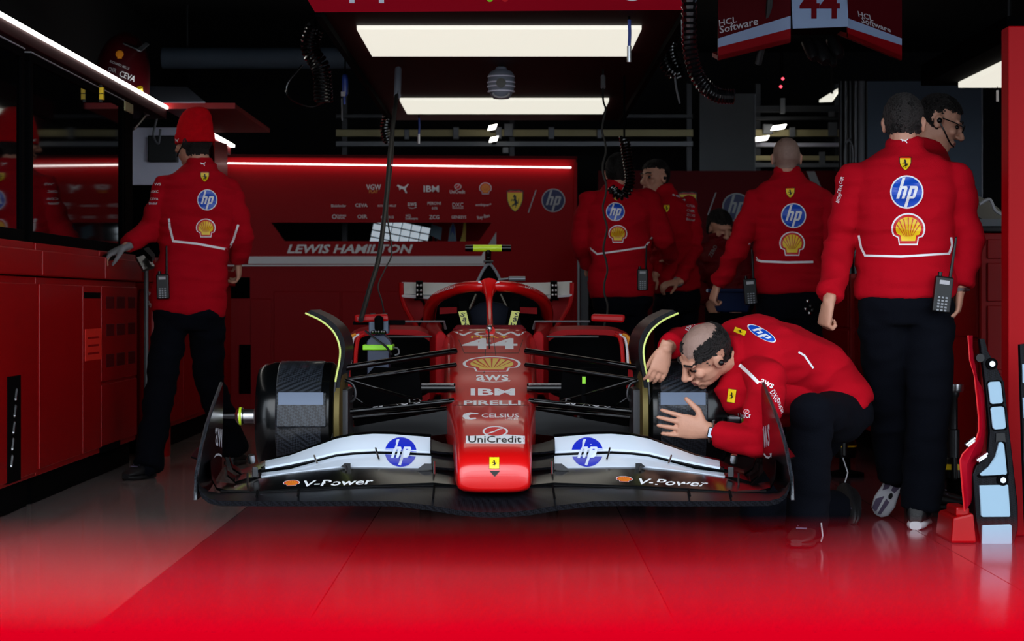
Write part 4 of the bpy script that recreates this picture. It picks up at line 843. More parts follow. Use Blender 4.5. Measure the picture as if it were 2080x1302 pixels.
decal('lettering', car, [o for o in bpy.data.objects if o.name.startswith('suspension_arm')], at(word('ESPACIO', PGREY, .03), 806, 818, 100, 11, -5) + at(word('ESPACIO', PGREY, .03), 1196, 819, 96, 11, 5), 0, .004)
p = W(1186, 772, 8.4); MB().box(p, (.014, .012, .028)).build('green_tag', LIME, car); MB().box(p + V((0, .01, -.04)), (.02, .02, .12)).build('damper_valve', MBLK, car, bevel=.004)
# front wing
def elem(name, st, y0, y1, m, th=.008, bulge=.25, smooth=True, ends=None):
    def one(f):
        rows = []
        for u in (0, .33, .67, 1):
            rows.append([f(W(px, le + (te - le) * (u + bulge * u * (1 - u)), y0 + (y1 - y0) * u)) for px, te, le in st])
        return MB().sheet(rows, (0, .004, -th)).build(name, m, car, smooth)
    return [one(lambda p: V(p)), one(mir)]
XS = (588, 640, 684, 720, 760, 800)
f4 = elem('upper_flap', list(zip((538,) + XS + (874,), (936, 925, 906, 890, 883, 880, 881, 887), (949, 940, 929, 918, 914, 912, 913, 917))), 7.6, 7.72, WBLUE)
f3 = elem('lower_flap', list(zip((530,) + XS + (876,), (960, 953, 938.5, 927, 923, 921, 922, 925), (968, 959, 953, 947, 947, 947, 948, 949))), 7.46, 7.6, WBLUE)
elem('gurney_edge', list(zip((538,) + XS + (876,), (933, 922, 902.5, 886, 879, 876, 877, 882), (937, 926, 907, 891, 884, 881, 882, 888))), 7.715, 7.73, GBLK)
elem('slot_edge', list(zip((530,) + XS + (877,), (948, 939, 928, 917, 913, 911, 912, 915.5), (961, 954, 940, 928, 924, 922, 923, 926))), 7.595, 7.615, GBLK)
elem('flap_tip', [(458, 930, 938), (462, 955, 964), (478, 966, 978), (505, 957, 970), (531, 956, 969)], 7.46, 7.62, GBLK)
elem('flap_tip', [(466, 925, 932), (472, 942, 950), (490, 953, 962), (515, 946, 957), (539, 934, 949)], 7.6, 7.72, GBLK)
f2 = elem('second_plane', [(428, 930, 945), (430, 960, 972), (440, 978, 990), (475, 983, 1000), (529, 969, 997), (588, 960, 993), (640, 954, 990), (700, 948, 987), (760, 948, 985), (800, 949, 983), (880, 950, 980), (930, 958, 985)], 7.26, 7.47, GBLK, .01)
main = elem('main_plane', [(402, 940, 962), (403, 966, 984), (410, 986, 1001), (424, 998, 1012), (445, 1001, 1017), (529, 1000, 1018), (640, 995, 1018), (720, 990, 1017), (800, 988, 1018), (870, 986, 1026), (930, 988, 1036), (970, 990, 1040), (1004, 991, 1041)], 7.03, 7.27, CARB, .018, .5)
elem('slot_strip', [(448, 994, 999), (529, 997.5, 1001), (640, 993, 996.5), (760, 987, 989.5), (880, 984.5, 986.5)], 7.25, 7.27, STEEL, .003)
elem('inner_flap', [(876, 892, 915), (900, 900, 918), (932, 905, 920)], 7.55, 7.68, CARB); elem('inner_flap', [(878, 924, 948), (900, 928, 950), (932, 932, 952)], 7.42, 7.55, CARB)
elem('flap_slot_gap', [(876, 922, 930), (932, 924, 930)], 7.56, 7.6, MBLK)
def wparts(f):
    ep = MB().prism([f(C(-1.0, y, z)) for y, z in ((.05, .25), (.07, .33), (.2, .42), (.34, .485), (.52, .545), (.66, .585), (.76, .615), (.78, .6), (.76, .4), (.74, .3), (.4, .255))], f(C(-1.012, 0, 0)) - f(C(-1.0, 0, 0))).build('endplate', GBLK, car, bevel=.003)
    MB().tube([f(C(-1.006, y, z)) for y, z in ((.05, .25), (.07, .33), (.2, .42), (.34, .485), (.52, .545), (.66, .585), (.76, .615))], .007, 8).build('endplate_edge', CARB2, ep, True)
    MB().hexa([f(C(-1.01, .3, .36)), f(C(-1.06, .34, .37)), f(C(-1.06, .5, .39)), f(C(-1.01, .5, .39)), f(C(-1.01, .3, .366)), f(C(-1.06, .34, .376)), f(C(-1.06, .5, .396)), f(C(-1.01, .5, .396))]).build('dive_plane', GBLK, ep)
    for px, t, b in ((641, 925, 942), (766, 910, 934), (852, 914, 918)):
        if px < 800: MB().tube([f(W(px - 3, t, 7.56)), f(W(px, (t + b) / 2, 7.53)), f(W(px + 4, b, 7.5))], .0035, 6).build('flap_link', SILV, car, True)
    MB().prism([f(W(x, y, 7.44)) for x, y in ((692, 948), (700, 941), (712, 941), (712, 975), (704, 975), (702, 950))], (0, .01, 0)).build('flap_bracket', GBLK, car); MB().tube([f(W(702, 948, 7.43)), f(W(705, 968, 7.4))], .004, 6).build('bracket_pin', SILV, car, True)
    MB().prism([f(W(x, y, 7.42)) for x, y in ((848, 953), (862, 942), (876, 942), (878, 954))], (0, .01, 0)).build('adjuster', STEEL, car); MB().tube([f(W(882, 937, 7.4)), f(W(882, 977, 7.36))], .004, 6).build('adjuster_rod', SILV, car, True)
    MB().tube([f(W(503, 962, 7.42)), f(W(503, 988, 7.36))], .004, 6).build('strut', SILV, car, True)
    MB().bp(f(W(512, 970, 7.44)), f(W(524, 948, 7.46))).build('strut_block', STEEL, car, bevel=.003)
    MB().lathe([(.001, 0), (.012, 0), (.014, .01), (.012, .03), (.001, .032)], f(W(511, 940, 7.6)), (0, -.3, 1), 12).build('sensor', SILV, car, True)
    for px, a, b in ((523, 997, 1009), (607, 993, 1007), (882, 986, 1012)): MB().tube([f(W(px, a, 7.24)), f(W(px - 2, b, 7.05))], .004, 6).build('plane_spacer', MBLK, car)
    MB().tube([f(W(880, 958, 7.5)), f(W(925, 958, 7.5))], .014, 10).build('wing_tube', CARB, car, True)
    MB().hexa([f(C(-.12, .2, .24)), f(C(-.1, .2, .24)), f(C(-.1, .6, .26)), f(C(-.12, .6, .26)), f(C(-.12, .2, .3)), f(C(-.1, .2, .3)), f(C(-.1, .6, .32)), f(C(-.12, .6, .32))]).build('nose_pylon', MBLK, car)
both(wparts)
eps_ = [o for o in bpy.data.objects if o.name in ('endplate.002', 'endplate.003')]
eps_ = [o for o in bpy.data.objects if o.name.startswith('endplate') and len(o.data.vertices) == 22]
decal('lettering', eps_[0], eps_[0], atq(word('aws', PGREY, .03), (438, 905), (458, 912), (456, 872), (437, 868)) + atq(shp_smile(PGREY), (434, 915), (456, 922), (456, 945), (434, 935)), 0, .003)
decal('lettering', eps_[1], eps_[1], atq(word('aws', PGREY, .03), (1545, 912), (1563, 906), (1563, 860), (1546, 868)) + atq(shp_smile(PGREY), (1546, 925), (1566, 940), (1568, 915), (1548, 908)), 0, .003)
for fl in (0, 1):
    wg = [f4[fl], f3[fl]]; x = 814 if not fl else 1193
    decal('round_emblem', car, wg, at(shp_round(WGBLUE, WBLUE, False), x, 918, 64, 60), 0, .002)
    x = 672 if not fl else 1352
    decal('lettering', f2[fl], f2[fl], at(word('V-Power', WHITE, .05), x + 14, 980, 144, 12, -2 if not fl else 2, .6), 20, .002)
    decal('scallop_emblem', f2[fl], f2[fl], at(shp_scallop(ORAN, WHITE, PRED), 592 if not fl else 1268, 981 if not fl else 973, 34, 11, -3 if not fl else 3), 6, .002)
# prints on the nose
body = [nose, tub]
def nd(name, lay, grid=6): decal(name, nose if lay[0][1][0][1] > 826 else tub, body, lay, grid, .0016)
nd('lettering', at(word('VGW', WHITE, .05), 996, 678, 150, 9)); nd('lettering', at(word('PLAY', YEL, .03), 996, 684.5, 78, 4.5))
nd('race_number', at(word('44', WHITE, .09), 995, 698, 112, 22)); nd('scallop_emblem', at(shp_scallop(mat('nose_emblem_yellow', (250, 205, 70), .3, 0, .4), WHITE, PRED), 999, 740, 118, 30))
nd('lettering', at(word('aws', WHITE, .04), 1000, 767, 66, 12)); nd('smile_mark', at(shp_smile(), 1001, 774, 72, 6)); nd('lettering', at(word('IBM', WHITE, .09), 1001, 796, 90, 14))
nd('lettering', at(word('PIRELLI', WHITE, .09), 1000, 818, 116, 9))
nd('lettering', at(word('CELSIUS', WHITE, .06), 1016, 844, 76, 8)); nd('ring_mark', at([poly(WHITE, [(.9, .75), (-.1, 1), (-.8, .6), (-1, -.1), (-.7, -.8), (0, -1), (.6, -.75), (.5, -.45), (-.1, -.55), (-.3, 0), (0, .5), (.7, .5)])], 957, 845, 36, 15)); nd('lettering', at(word('LIVE FIT', WHITE, .02), 1040, 851, 28, 4))
nd('bank_emblem', at([(WHITE if m is WHITE else PRED, a, b) for m, a, b in shp_ring_bolt()], 1006, 876, 52, 21)); 
nd('bank_plate', at([poly(WHITE, [(-1, -.9), (1, -1), (1, .7), (.4, 1), (-1, .7)])], 1006, 892, 120, 19))
decal('lettering', nose, body, at(word('UniCredit', PBLK, .04), 1005, 892, 108, 14), 6, .0034)
nd('horse_badge', at(shp_badge(), 1004, 940, 21, 24)); nd('nose_duct', at([poly(PBLK, [(-1, 1), (1, 1), (.25, -.6), (0, -1), (-.25, -.6)])], 1005, 962, 22, 12))
nd('panel_seam', strokes(PBLK, [(919, 823), (1086, 823)], 1.6)); nd('panel_seam', strokes(PBLK, [(989, 670), (983, 758)], 1.4)); nd('panel_seam', strokes(PBLK, [(1000, 670), (1012, 756)], 1.4)); nd('panel_seam', strokes(PBLK, [(932, 690), (943, 717), (1053, 717), (1062, 690)], 1.2))
MB().tube([W(993, 668, 9.28), W(994, 716, 8.98)], .0025, 6).build('aerial', BLK, car); MB().ball(W(994, 667, 9.3), .016, n=10).build('aerial_base', SILV, car, True)
MB().prism([C(x, 2.495, z) for x, z in ((-.17, .788), (.17, .788), (.15, .812), (-.15, .812))], (0, .06, 0)).build('cockpit_lip', DRED, car, bevel=.006)
# stand below the car
t = thing('car_stand', 'black trestle holding the racing car off the floor', 'stand', C(0, 2.9, 0))
MB().bp(C(-.35, 2.8, .14), C(.35, 3.0, .186)).build('cross_beam', MBLK, t, bevel=.004)
for x in (-.3, .3): MB().tube([C(x, 2.9, 0), C(x, 2.9, .15)], .03, 10).build('leg', MBLK, t); MB().bp(C(x - .08, 2.75, 0), C(x + .08, 3.05, .015)).build('foot', MBLK, t)
MB().bp(C(-.35, 4.5, .0), C(.35, 4.6, .186)).build('rear_block', MBLK, t, bevel=.004)
# blower in front of the inlet
p = W(769, 700, 9.3); t = thing('cooling_blower', 'navy cooling blower with a lime green band at the car inlet', 'blower', (p.x, 9.3, .2))
def bw(x0, x1, y0, y1, d0, d1, nm, m, bv=.006): return MB().bp(W(x0, y1, 9.3) + V((0, d0, 0)), W(x1, y0, 9.3) + V((0, d1, 0))).build(nm, m, t, bevel=bv)
MB().loft([[W(x, y, 9.3) + V((0, dy, 0)) for x, dy in ((a, 0), (b, 0), (b, .12), (a, .12))] for a, b, y in ((746, 790, 790), (746, 790, 712), (744, 794, 700), (746, 792, 692), (756, 782, 682), (758, 780, 680))]).build('tank', MNAVY, t, bevel=.008)
bw(737, 798, 700, 711, -.02, .14, 'lime_band', LIME, .004); bw(749, 789, 650, 678, -.01, .1, 'pump_head', MGREY); bw(752, 762, 636, 652, 0, .05, 'port', BLK, .003); bw(776, 786, 636, 652, 0, .05, 'port', BLK, .003)
bw(716, 750, 653, 660, .02, .04, 'nozzle', MBLK, .003); bw(789, 822, 650, 660, .02, .05, 'nozzle', MBLK, .003)
for x in (758, 764, 770, 776, 781): MB().lathe([(.001, 0), (.009, 0), (.009, .02), (.004, .03), (.001, .03)], W(x, 676, 9.28), (0, -1, .2), 10).build('valve', GBLK, t, True)
MB().lathe([(.001, 0), (.02, 0), (.02, .05), (.012, .06), (.001, .06)], W(770, 668, 9.28), (0, -.4, 1), 14).build('pressure_cap', MBLK, t, True)
MB().tube(spline([W(742, 672, 9.26), W(765, 690, 9.24), W(785, 705, 9.24), W(795, 720, 9.26)]), .005, 6).build('hose', RUB, t, True); MB().tube(spline([W(795, 705, 9.3), W(808, 708, 9.28), W(810, 718, 9.28), W(802, 722, 9.28)]), .004, 6).build('hose', GREYM, t, True)
MB().tube([W(768, 790, 9.36), (W(768, 790, 9.36).x, 9.36, 0.215)], .03, 10).build('leg', MBLK, t)
# ------------------------------------------------------------------ people
def fuse(mb, voxel, it=3, fac=.5, fold=0, seed=0, fs=(6, 6, 16)):
    """one continuous surface out of overlapping tapered volumes"""
    me = bpy.data.meshes.new('fuse'); me.from_pydata(mb.v, [], mb.f)
    ws = bpy.data.scenes.new('workshop'); o = bpy.data.objects.new('fuse', me); ws.collection.objects.link(o)
    r = o.modifiers.new('r', 'REMESH'); r.mode = 'VOXEL'; r.voxel_size = voxel; r.use_smooth_shade = True
    s = o.modifiers.new('s', 'SMOOTH'); s.factor = fac; s.iterations = it
    vl = ws.view_layers[0]; vl.update(); out = bpy.data.meshes.new_from_object(o.evaluated_get(vl.depsgraph))
    bpy.data.objects.remove(o); bpy.data.meshes.remove(me); bpy.data.scenes.remove(ws)
    if fold:
        q = V((seed * 3.1, seed * 1.7, 0))
        N = [p.normal.copy() for p in out.vertices]
        for p, pn in zip(out.vertices, N):
            c = p.co.copy(); w = V((c.x * fs[0], c.y * fs[1], c.z * fs[2])) + q
            n = noise.noise(w); n2 = noise.noise(w * 2.3)
            p.co = c + pn * fold * (1 - 2.2 * abs(n) + .5 * n2)
    return out
def put(me, name, mats, parent, smooth=True):
    o0 = ORG[parent.name]
    for p in me.vertices: p.co -= o0
    me.materials.clear()
    for m in mats: me.materials.append(m)
    me.name = name; me.polygons.foreach_set('use_smooth', [smooth] * len(me.polygons))
    return link(name, me, parent)
def frame(fwd, up):
    u = V(up).normalized(); f = V(fwd); f = (f - u * f.dot(u)).normalized(); r = f.cross(u)
    return r, f, u
def head_mb(mb, c, fr, s=1.0):
    r, f, u = fr; R = Matrix((r, f, u)).transposed()
    P = lambda x, y, z: c + (r * x + f * y + u * z) * s
    B = lambda x, y, z, a, b, d: mb.ball(P(x, y, z), (a * s, b * s, d * s), 0, R)
    B(0, -.012, .028, .077, .098, .092); B(0, .02, -.03, .063, .07, .085); B(0, .04, -.08, .045, .046, .032); B(0, .066, -.1, .022, .02, .018)
    mb.tube([P(0, .088, .022), P(0, .106, -.012), P(0, .114, -.03)], [.009 * s, .011 * s, .016 * s], 10, round_=True)
    mb.tube([P(-.04, .076, .024), P(0, .089, .024), P(.04, .076, .024)], .011 * s, 8, round_=True)
    for k in (-1, 1):
        B(k * .04, .066, -.022, .022, .02, .02); B(k * .078, -.008, -.008, .010, .02, .032); B(k * .085, -.014, .004, .006, .016, .02); B(k * .014, .1, -.036, .009, .012, .008)
    mb.tube([P(-.02, .086, -.064), P(0, .096, -.063), P(.02, .086, -.064)], .008 * s, 8, round_=True)
    mb.tube([P(-.017, .084, -.076), P(0, .093, -.077), P(.017, .084, -.076)], .008 * s, 8, round_=True)
    return P
def hand_mb(mb, w, d, n, th, curl=.4, spread=.12, s=1.0, thumb=.6, rf=1.0):
    """w wrist, d towards the fingers, n out of the palm, th towards the thumb"""
    d = V(d).normalized(); n = V(n); n = (n - d * n.dot(d)).normalized(); th = V(th); th = (th - d * th.dot(d) - n * th.dot(n)).normalized()
    R = []
    for t, a, b in ((-.03, .026, .019), (0, .028, .019), (.03, .036, .018), (.06, .041, .016), (.085, .041, .013), (.095, .037, .009)):
        R.append([w + (d * t + th * a * math.cos(q) + n * b * math.sin(q)) * s for q in (2 * math.pi * j / 14 for j in range(14))])
    mb.loft(R)
    for i, (o, L) in enumerate(((.031, .072), (.0105, .08), (-.0105, .075), (-.031, .058))):
        a = w + (d * .085 + th * o) * s; dd = (d + th * (o / .03) * spread).normalized(); ang = 0; pts = [a - dd * .02 * s, a]
        for q, l in ((.75, .45), (1.0, .3), (.8, .25)):
            ang += curl * q * 1.45; v = dd * math.cos(ang) + n * math.sin(ang); pts.append(pts[-1] + v * L * l * s)
        mb.tube(pts, [.0085 * s * rf, .0092 * s * rf, .0086 * s * rf, .0078 * s * rf, .0068 * s * rf], 10, round_=True)
    a = w + (d * .022 + th * .026) * s; v1 = (d * .55 + th * thumb + n * (.25 + .3 * curl)).normalized(); v2 = (d * .8 + th * thumb * .55 + n * (.2 + .7 * curl)).normalized()
    mb.tube([a, a + v1 * .038 * s, a + v1 * .038 * s + v2 * .03 * s, a + v1 * .038 * s + v2 * .053 * s], [.0135 * s, .0115 * s, .0098 * s, .0078 * s], 10, round_=True)
def shoe(parent, heel, toe, up=(0, 0, 1), sole=SOLE, upper=SHOE, w=1.0):
    heel, toe = V(heel), V(toe); d = (toe - heel); L = d.length; d.normalize(); u = V(up); u = (u - d * u.dot(d)).normalized(); r = d.cross(u); n = 18
    def ring(t, a, z0, z1, e=2.6):
        c = heel + d * L * t + u * ((z0 + z1) / 2); o = []
        for j in range(n):
            q = 2 * math.pi * j / n; ca, sa = math.cos(q), math.sin(q)
            o.append(c + r * a * w * math.copysign(abs(ca) ** (2 / e), ca) + u * (z1 - z0) / 2 * math.copysign(abs(sa) ** (2 / e), sa))
        return o
    S = MB().loft([ring(.0, .024, .026, .065), ring(.04, .033, .022, .095), ring(.2, .038, .022, .105), ring(.36, .038, .022, .095), ring(.55, .043, .022, .075), ring(.78, .047, .022, .055), ring(.93, .038, .022, .045), ring(1.0, .02, .024, .036)]).build('shoe', upper, parent, True)
    MB().loft([ring(-.01, .024, .0, .034), ring(.05, .036, .0, .036), ring(.2, .041, .0, .034), ring(.45, .040, .004, .028), ring(.7, .049, .0, .026), ring(.92, .041, .003, .026), ring(1.02, .02, .012, .028)]).build('sole', sole, S, True)
    lm = MB()
    for k in range(4): lm.tube([heel + d * L * (.42 + .09 * k) + u * (.093 - .008 * k) + r * x for x in (-.02, 0, .02)], .0035, 6)
    lm.build('laces', SHOEP if sole is not SHOEP else PGREY, S, True)
    return S
def radio(label, p, s=1.0, tilt=.0):
    t = thing('walkie_talkie', label, 'radio', p, 'radios on the belts'); p = V(p); up = V((math.sin(tilt), 0, math.cos(tilt))); rt = V((math.cos(tilt), 0, -math.sin(tilt))); R = Matrix((rt, V((0, 1, 0)), up)).transposed()
    b = MB().box(p, (.062 * s, .034, .125 * s), 0, R).build('body', BLK, t, bevel=.006)
    MB().box(p + up * .042 * s + V((0, -.0175, 0)), (.034 * s, .003, .014 * s), 0, R).build('display', PGREY, t)
    for i in range(3):
        for j in range(5): MB().box(p + rt * (i - 1) * .013 * s + up * (-.055 + j * .011) * s + V((0, -.018, 0)), (.008 * s, .004, .006 * s), 0, R).build('key', GREYM, t)
    MB().tube([p + rt * .02 * s + up * .06 * s, p + rt * .024 * s + up * .2 * s], [.007, .005], 8, round_=True).build('antenna', BLK, t, True)
    MB().lathe([(.001, 0), (.009, 0), (.009, .016), (.001, .017)], p - rt * .016 * s + up * .062 * s, up, 12).build('knob', BLK, t, True); MB().box(p + V((0, .022, 0)), (.04, .012, .06), 0, R).build('belt_clip', STEEL, t)
    return t
def person(label, J, fwd, hfwd, hup=(0, 0, 1), hair=None, hands=None, seed=0, hem=-.04, slim=1.0, hs=1.0, voxel=.006, skinmats=None, eyes=False, tors=None, waist_drop=None, legs=(.088, .079, .064, .062, .058, .06), sleeve=.0, body_arm=1.0, bulk=()):
    base = V((J['pelvis'].x, J['pelvis'].y, 0)); t = thing('person', label, 'person', base)
    r = (J['shB'] - J['shA']).normalized(); spine = (J['neck'] - J['pelvis']); up = spine.normalized(); f = V(fwd); f = (f - r * f.dot(r)).normalized()
    hr = (J['hipB'] - J['hipA']).normalized()
    def torso(mb, k, rows, n=24):
        R = []
        for q, a, b, off in rows:
            c = J['pelvis'] + spine * q if tors is None else tors(q); rr_ = hr.lerp(r, max(0, min(1, q))).normalized(); uu = up if tors is None else (tors(q + .05) - tors(q - .05)).normalized()
            rr_ = (rr_ - uu * rr_.dot(uu)).normalized(); ff = uu.cross(rr_); ff = ff if ff.dot(f) > 0 else -ff
            R.append([c + rr_ * (a + k) * slim * math.copysign(abs(math.cos(x)) ** .85, math.cos(x)) + ff * ((b + k) * math.copysign(abs(math.sin(x)) ** .85, math.sin(x)) + off) for x in (2 * math.pi * j / n for j in range(n))])
        mb.loft(R)
    rows = [(-.2, .12, .09, 0), (-.1, .155, .108, -.01), (.02, .16, .112, -.01), (.25, .148, .105, .0), (.5, .16, .115, .005), (.72, .172, .118, .0), (.88, .165, .105, -.005), (.97, .115, .08, -.005), (1.03, .06, .06, 0)]
    hc = J['head']; fr = frame(hfwd, hup)
    # the body
    mb = MB(); torso(mb, -.008, rows); P = head_mb(mb, hc, fr, hs)
    mb.tube([J['neck'] - up * .03, J['neck'] + up * .02, P(0, -.022, -.06), P(0, -.02, -.02)], [.06, .056, .054, .058], 14, round_=True)
    for k in 'AB':
        sh, el, wr = J['sh' + k], J['el' + k], J['wr' + k]; ins = J['neck'].lerp(sh, .45) - up * .04
        mb.tube([ins, sh, sh.lerp(el, .5), el, el.lerp(wr, .4), wr], [.05, .05, .043, .038, .036, .026], 12, round_=True)
        hp, kn, an = J['hip' + k], J['kn' + k], J['an' + k]
        mb.tube([hp, hp.lerp(kn, .5), kn, kn.lerp(an, .35), an], [.08, .07, .052, .05, .036], 12, round_=True)
        if hands and k in hands: h = hands[k]; hand_mb(mb, wr, h['d'], h['n'], h['th'], h.get('curl', .4), h.get('spread', .1), h.get('s', 1), h.get('thumb', .6), h.get('rf', 1))
        else:
            d = (wr - el).normalized(); hand_mb(mb, wr, d, f, r if k == 'A' else -r, .5)
    me = fuse(mb, voxel, 2, .4)
    body = put(me, 'body', [SKIN, SKIN2, LIPS], t)
    o0 = ORG[t.name]
    def loc(p): q = (p + o0 - hc) / hs; return q.dot(fr[0]), q.dot(fr[1]), q.dot(fr[2])
    sm = skinmats
    for p in me.polygons:
        x, y, z = loc(p.center)
        if (x / .098) ** 2 + (y / .13) ** 2 + ((z - .015) / .135) ** 2 < 1:
            if sm and sm(x, y, z): p.material_index = 1
            elif y > .085 and abs(x) < .022 and -.083 < z < -.058: p.material_index = 2
    if hair:
        mask, th, m = hair; sel = [p for p in me.polygons if (lambda q: (q[0] / .098) ** 2 + (q[1] / .13) ** 2 + ((q[2] - .015) / .135) ** 2 < 1 and mask(*(V(q) + V((noise.noise(V(q) * 90), noise.noise(V(q) * 97 + V((7, 0, 0))), noise.noise(V(q) * 93 + V((0, 9, 0))))) * .009)))(loc(p.center))]
        cnt = {}
        for p in sel:
            for i in p.vertices: cnt[i] = cnt.get(i, 0) + 1
        idx = {}; vv = []; VN = {i: me.vertices[i].normal.copy() for i in cnt}
        for i, c in cnt.items():
            v_ = me.vertices[i]; k = c / 4; n = noise.noise(v_.co * 130) * .8 + noise.noise(v_.co * 40) * .6
            idx[i] = len(vv); vv.append(v_.co + VN[i] * (.0012 + (th * (1 + .55 * n) if k >= 1 else 0)))
        hm = bpy.data.meshes.new('hair'); hm.from_pydata(vv, [], [[idx[i] for i in p.vertices] for p in sel]); hm.materials.append(m)
        hm.polygons.foreach_set('use_smooth', [True] * len(hm.polygons)); link('hair', hm, t)
    if eyes:
        for k in (-1, 1):
            if eyes == 3: MB().tube([P(k * .044, .077, .001), P(k * .031, .086, -.003), P(k * .02, .086, .0)], .0042 * hs, 6, round_=True).build('eye', EYEM, t, True)
            else: MB().ball(P(k * .031, .077, .004), .0105 * hs, n=10).build('eye', WHITE if eyes == 2 else EYEM, t, True)
            MB().tube([P(k * .05, .083, .03), P(k * .03, .095, .034), P(k * .014, .096, .03)], .004, 6, round_=True).build('eyebrow', HAIR, t, True)
    # jacket
    mb = MB(); jr = [(hem, .168, .122, -.012), (hem + .05, .174, .128, -.01), (.15, .17, .124, 0), (.3, .162, .118, .0), (.5, .168, .122, .005), (.72, .18, .124, .0), (.86, .176, .112, -.005), (.94, .14, .09, -.005), (.99, .09, .072, -.004), (1.03, .066, .064, 0)]
    torso(mb, .006, jr); mb.tube([J['neck'] - up * .02, J['neck'] + up * .035, J['neck'] + up * .045 + (hc - J['neck']) * .12], [.074, .068, .066], 18)
    for k in 'AB':
        sh, el, wr = J['sh' + k], J['el' + k], J['wr' + k]; ins = J['neck'].lerp(sh, .4) - up * .045; cuff = wr.lerp(el, .06 + sleeve)
        mb.tube([ins, sh, sh.lerp(el, .35), sh.lerp(el, .7), el, el.lerp(cuff, .5), cuff], [a * body_arm for a in (.064, .066, .061, .056, .053, .05, .043)], 14, round_=False)
        mb.ball(sh, .064 * body_arm, n=12); mb.ball(el, .051 * body_arm, n=12)
    for bk in bulk: mb.tube(bk[0], bk[1], 16, round_=True)
    jk = put(fuse(mb, .009, 5, .5, .0125, seed, (4, 4, 14)), 'jacket', [JRED], t)
    # trousers and belt
    mb = MB(); torso(mb, .008, [(-.24, .13, .1, -.005), (-.12, .163, .116, -.012), (-.04, .158, .11, -.012), (.03, .146, .098, -.008)])
    for k in 'AB':
        hp, kn, an = J['hip' + k], J['kn' + k], J['an' + k]
        mb.tube([hp, hp.lerp(kn, .5), kn, kn.lerp(an, .4), kn.lerp(an, .8), an + (an - kn).normalized() * .03], list(legs), 16); mb.ball(hp, legs[0], n=14); mb.ball(kn, legs[2] * 1.02, n=14)
    tr = put(fuse(mb, .011, 4, .5, .009, seed + 5, (5, 5, 11)), 'trousers', [NAVY], t)
    for k in 'AB':
        kn, an = J['kn' + k], J['an' + k]; d = (an - kn).normalized()
        MB().tube([an - d * .14, an - d * .02, an + d * .03], [.052, .05, .046], 14, round_=True).build('sock', NAVY, t, True)
    return t, body, jk, tr, P
def back_print(jk, hx, hy, hw, ry, rw, sx, sy, sw, pipe=None, cat=None, sleeve=None, squash=1):
    decal('horse_shield', jk, jk, at(shp_shield(), hx, hy, hw, hw * 1.12), 4)
    decal('round_emblem', jk, jk, at(shp_round(), ry[0], ry[1], rw * squash, rw), 6)
    decal('scallop_emblem', jk, jk, at(shp_scallop(), sx, sy, sw, sw * .92), 6)
    if pipe: decal('reflective_piping', jk, jk, strokes(WHITE, pipe[1], pipe[0]), 6)
    if cat: decal('leaping_cat', jk, jk, at(shp_cat(), *cat), 4)
    for s in sleeve or (): decal('sleeve_lettering', jk, jk, at(word(s[0], WHITE, .04), *s[1:]), 4)
def cap_mask(front, back=-.075, side=-.02):
    """hair grows above this line: front line height on the brow, nape and temples"""
    def m(x, y, z):
        if y > .03: return z > front + .12 * max(0, .085 - y) * 0 and z > front - (.085 - y) * .3
        if y > -.03: return z > side and not (abs(x) > .07 and z < .035 and y > -.04)
        return z > back
    return m
# --- big mechanic at the right, seen from behind
Y = 8.5
J = dict(head=W(1836, 252, Y), neck=W(1838, 313, Y), pelvis=W(1838, 590, Y), shA=W(1736, 368, Y), shB=W(1940, 368, Y), elA=W(1706, 500, Y + .05), wrA=W(1684, 612, Y - .12), elB=W(1968, 490, Y + .02), wrB=W(1950, 588, Y - .02),
         hipA=W(1792, 625, Y), hipB=W(1886, 625, Y), knA=W(1802, 800, Y + .12), anA=W(1822, 955, Y + .22), knB=W(1888, 800, Y - .02), anB=W(1872, 1018, Y), toeA=W(1785, 1046, 8.95), toeB=W(1860, 1010, 8.75))
hnd = dict(A=dict(d=(-.22, .1, -1), n=(1, .45, -.1), th=(-.4, 1, 0), curl=1.0, s=1.08, spread=.03), B=dict(d=(-.1, 0, -1), n=(-1, .2, 0), th=(0, 1, 0), curl=.5))
short = lambda x, y, z: (y < .05 and z > -.045 + .25 * max(0, y + .02) and not (abs(x) > .068 and z < .025 and y > -.045)) or z > .085
p1, b1, j1, tr1, P = person('tall mechanic in red standing at the right with his back turned and a fist clenched', J, (0, 1, 0), (.28, 1, -.1), (.02, .06, 1), (short, .007, HAIRG), hnd, 1, slim=1.12, hem=-.05, sleeve=.04, legs=(.102, .097, .086, .083, .08, .082), body_arm=1.1)
back_print(j1, 1839, 332, 26, (1842, 390), 68, 1845, 467, 69, (4.5, [(1744, 478), (1749, 503), (1757, 519), (1830, 521), (1928, 515), (1934, 498), (1932, 482)]), (1837, 286, 17, 9), [(a, x, y, w, 7, -70) for a, x, y, w in (('OIR', 1709, 366, 16), ('CEVA', 1706, 384, 18), ('BITDEF', 1704, 402, 20))])
sh1 = shoe(p1, W(1826, 958, 8.68), W(1782, 1049, 8.84), (.35, .9, .2), SOLE)
so = sh1.children[0] if sh1.children[0].name.startswith('sole') else sh1.children[1]
bvt = [poly(SHOEP, [(-.5, .7), (.1, .9), (.55, .55), (.35, .2), (-.1, .3), (-.45, .1)]), poly(SHOEP, [(-.62, -.35), (-.2, -.1), (.3, -.25), (.1, -.9), (-.3, -1), (-.6, -.8)]), poly(SOLE, [(-.1, .45), (.1, .45), (-.12, -.95), (-.26, -.95)]), poly(SHOE, circ(.14, 16, .2, .02))]
decal('sole_tread', so, so, at(bvt, 1803, 1006, 62, 92, 24), 6)
shoe(p1, W(1860, 1066, 8.42) * V((1, 1, 0)), V((W(1872, 1040, 8.7).x, 8.69, 0)), (0, 0, 1), SOLE)
MB().box(W(1851, 592, Y - .132), (.04, .004, .03)).build('waist_label', PGREY, tr1)
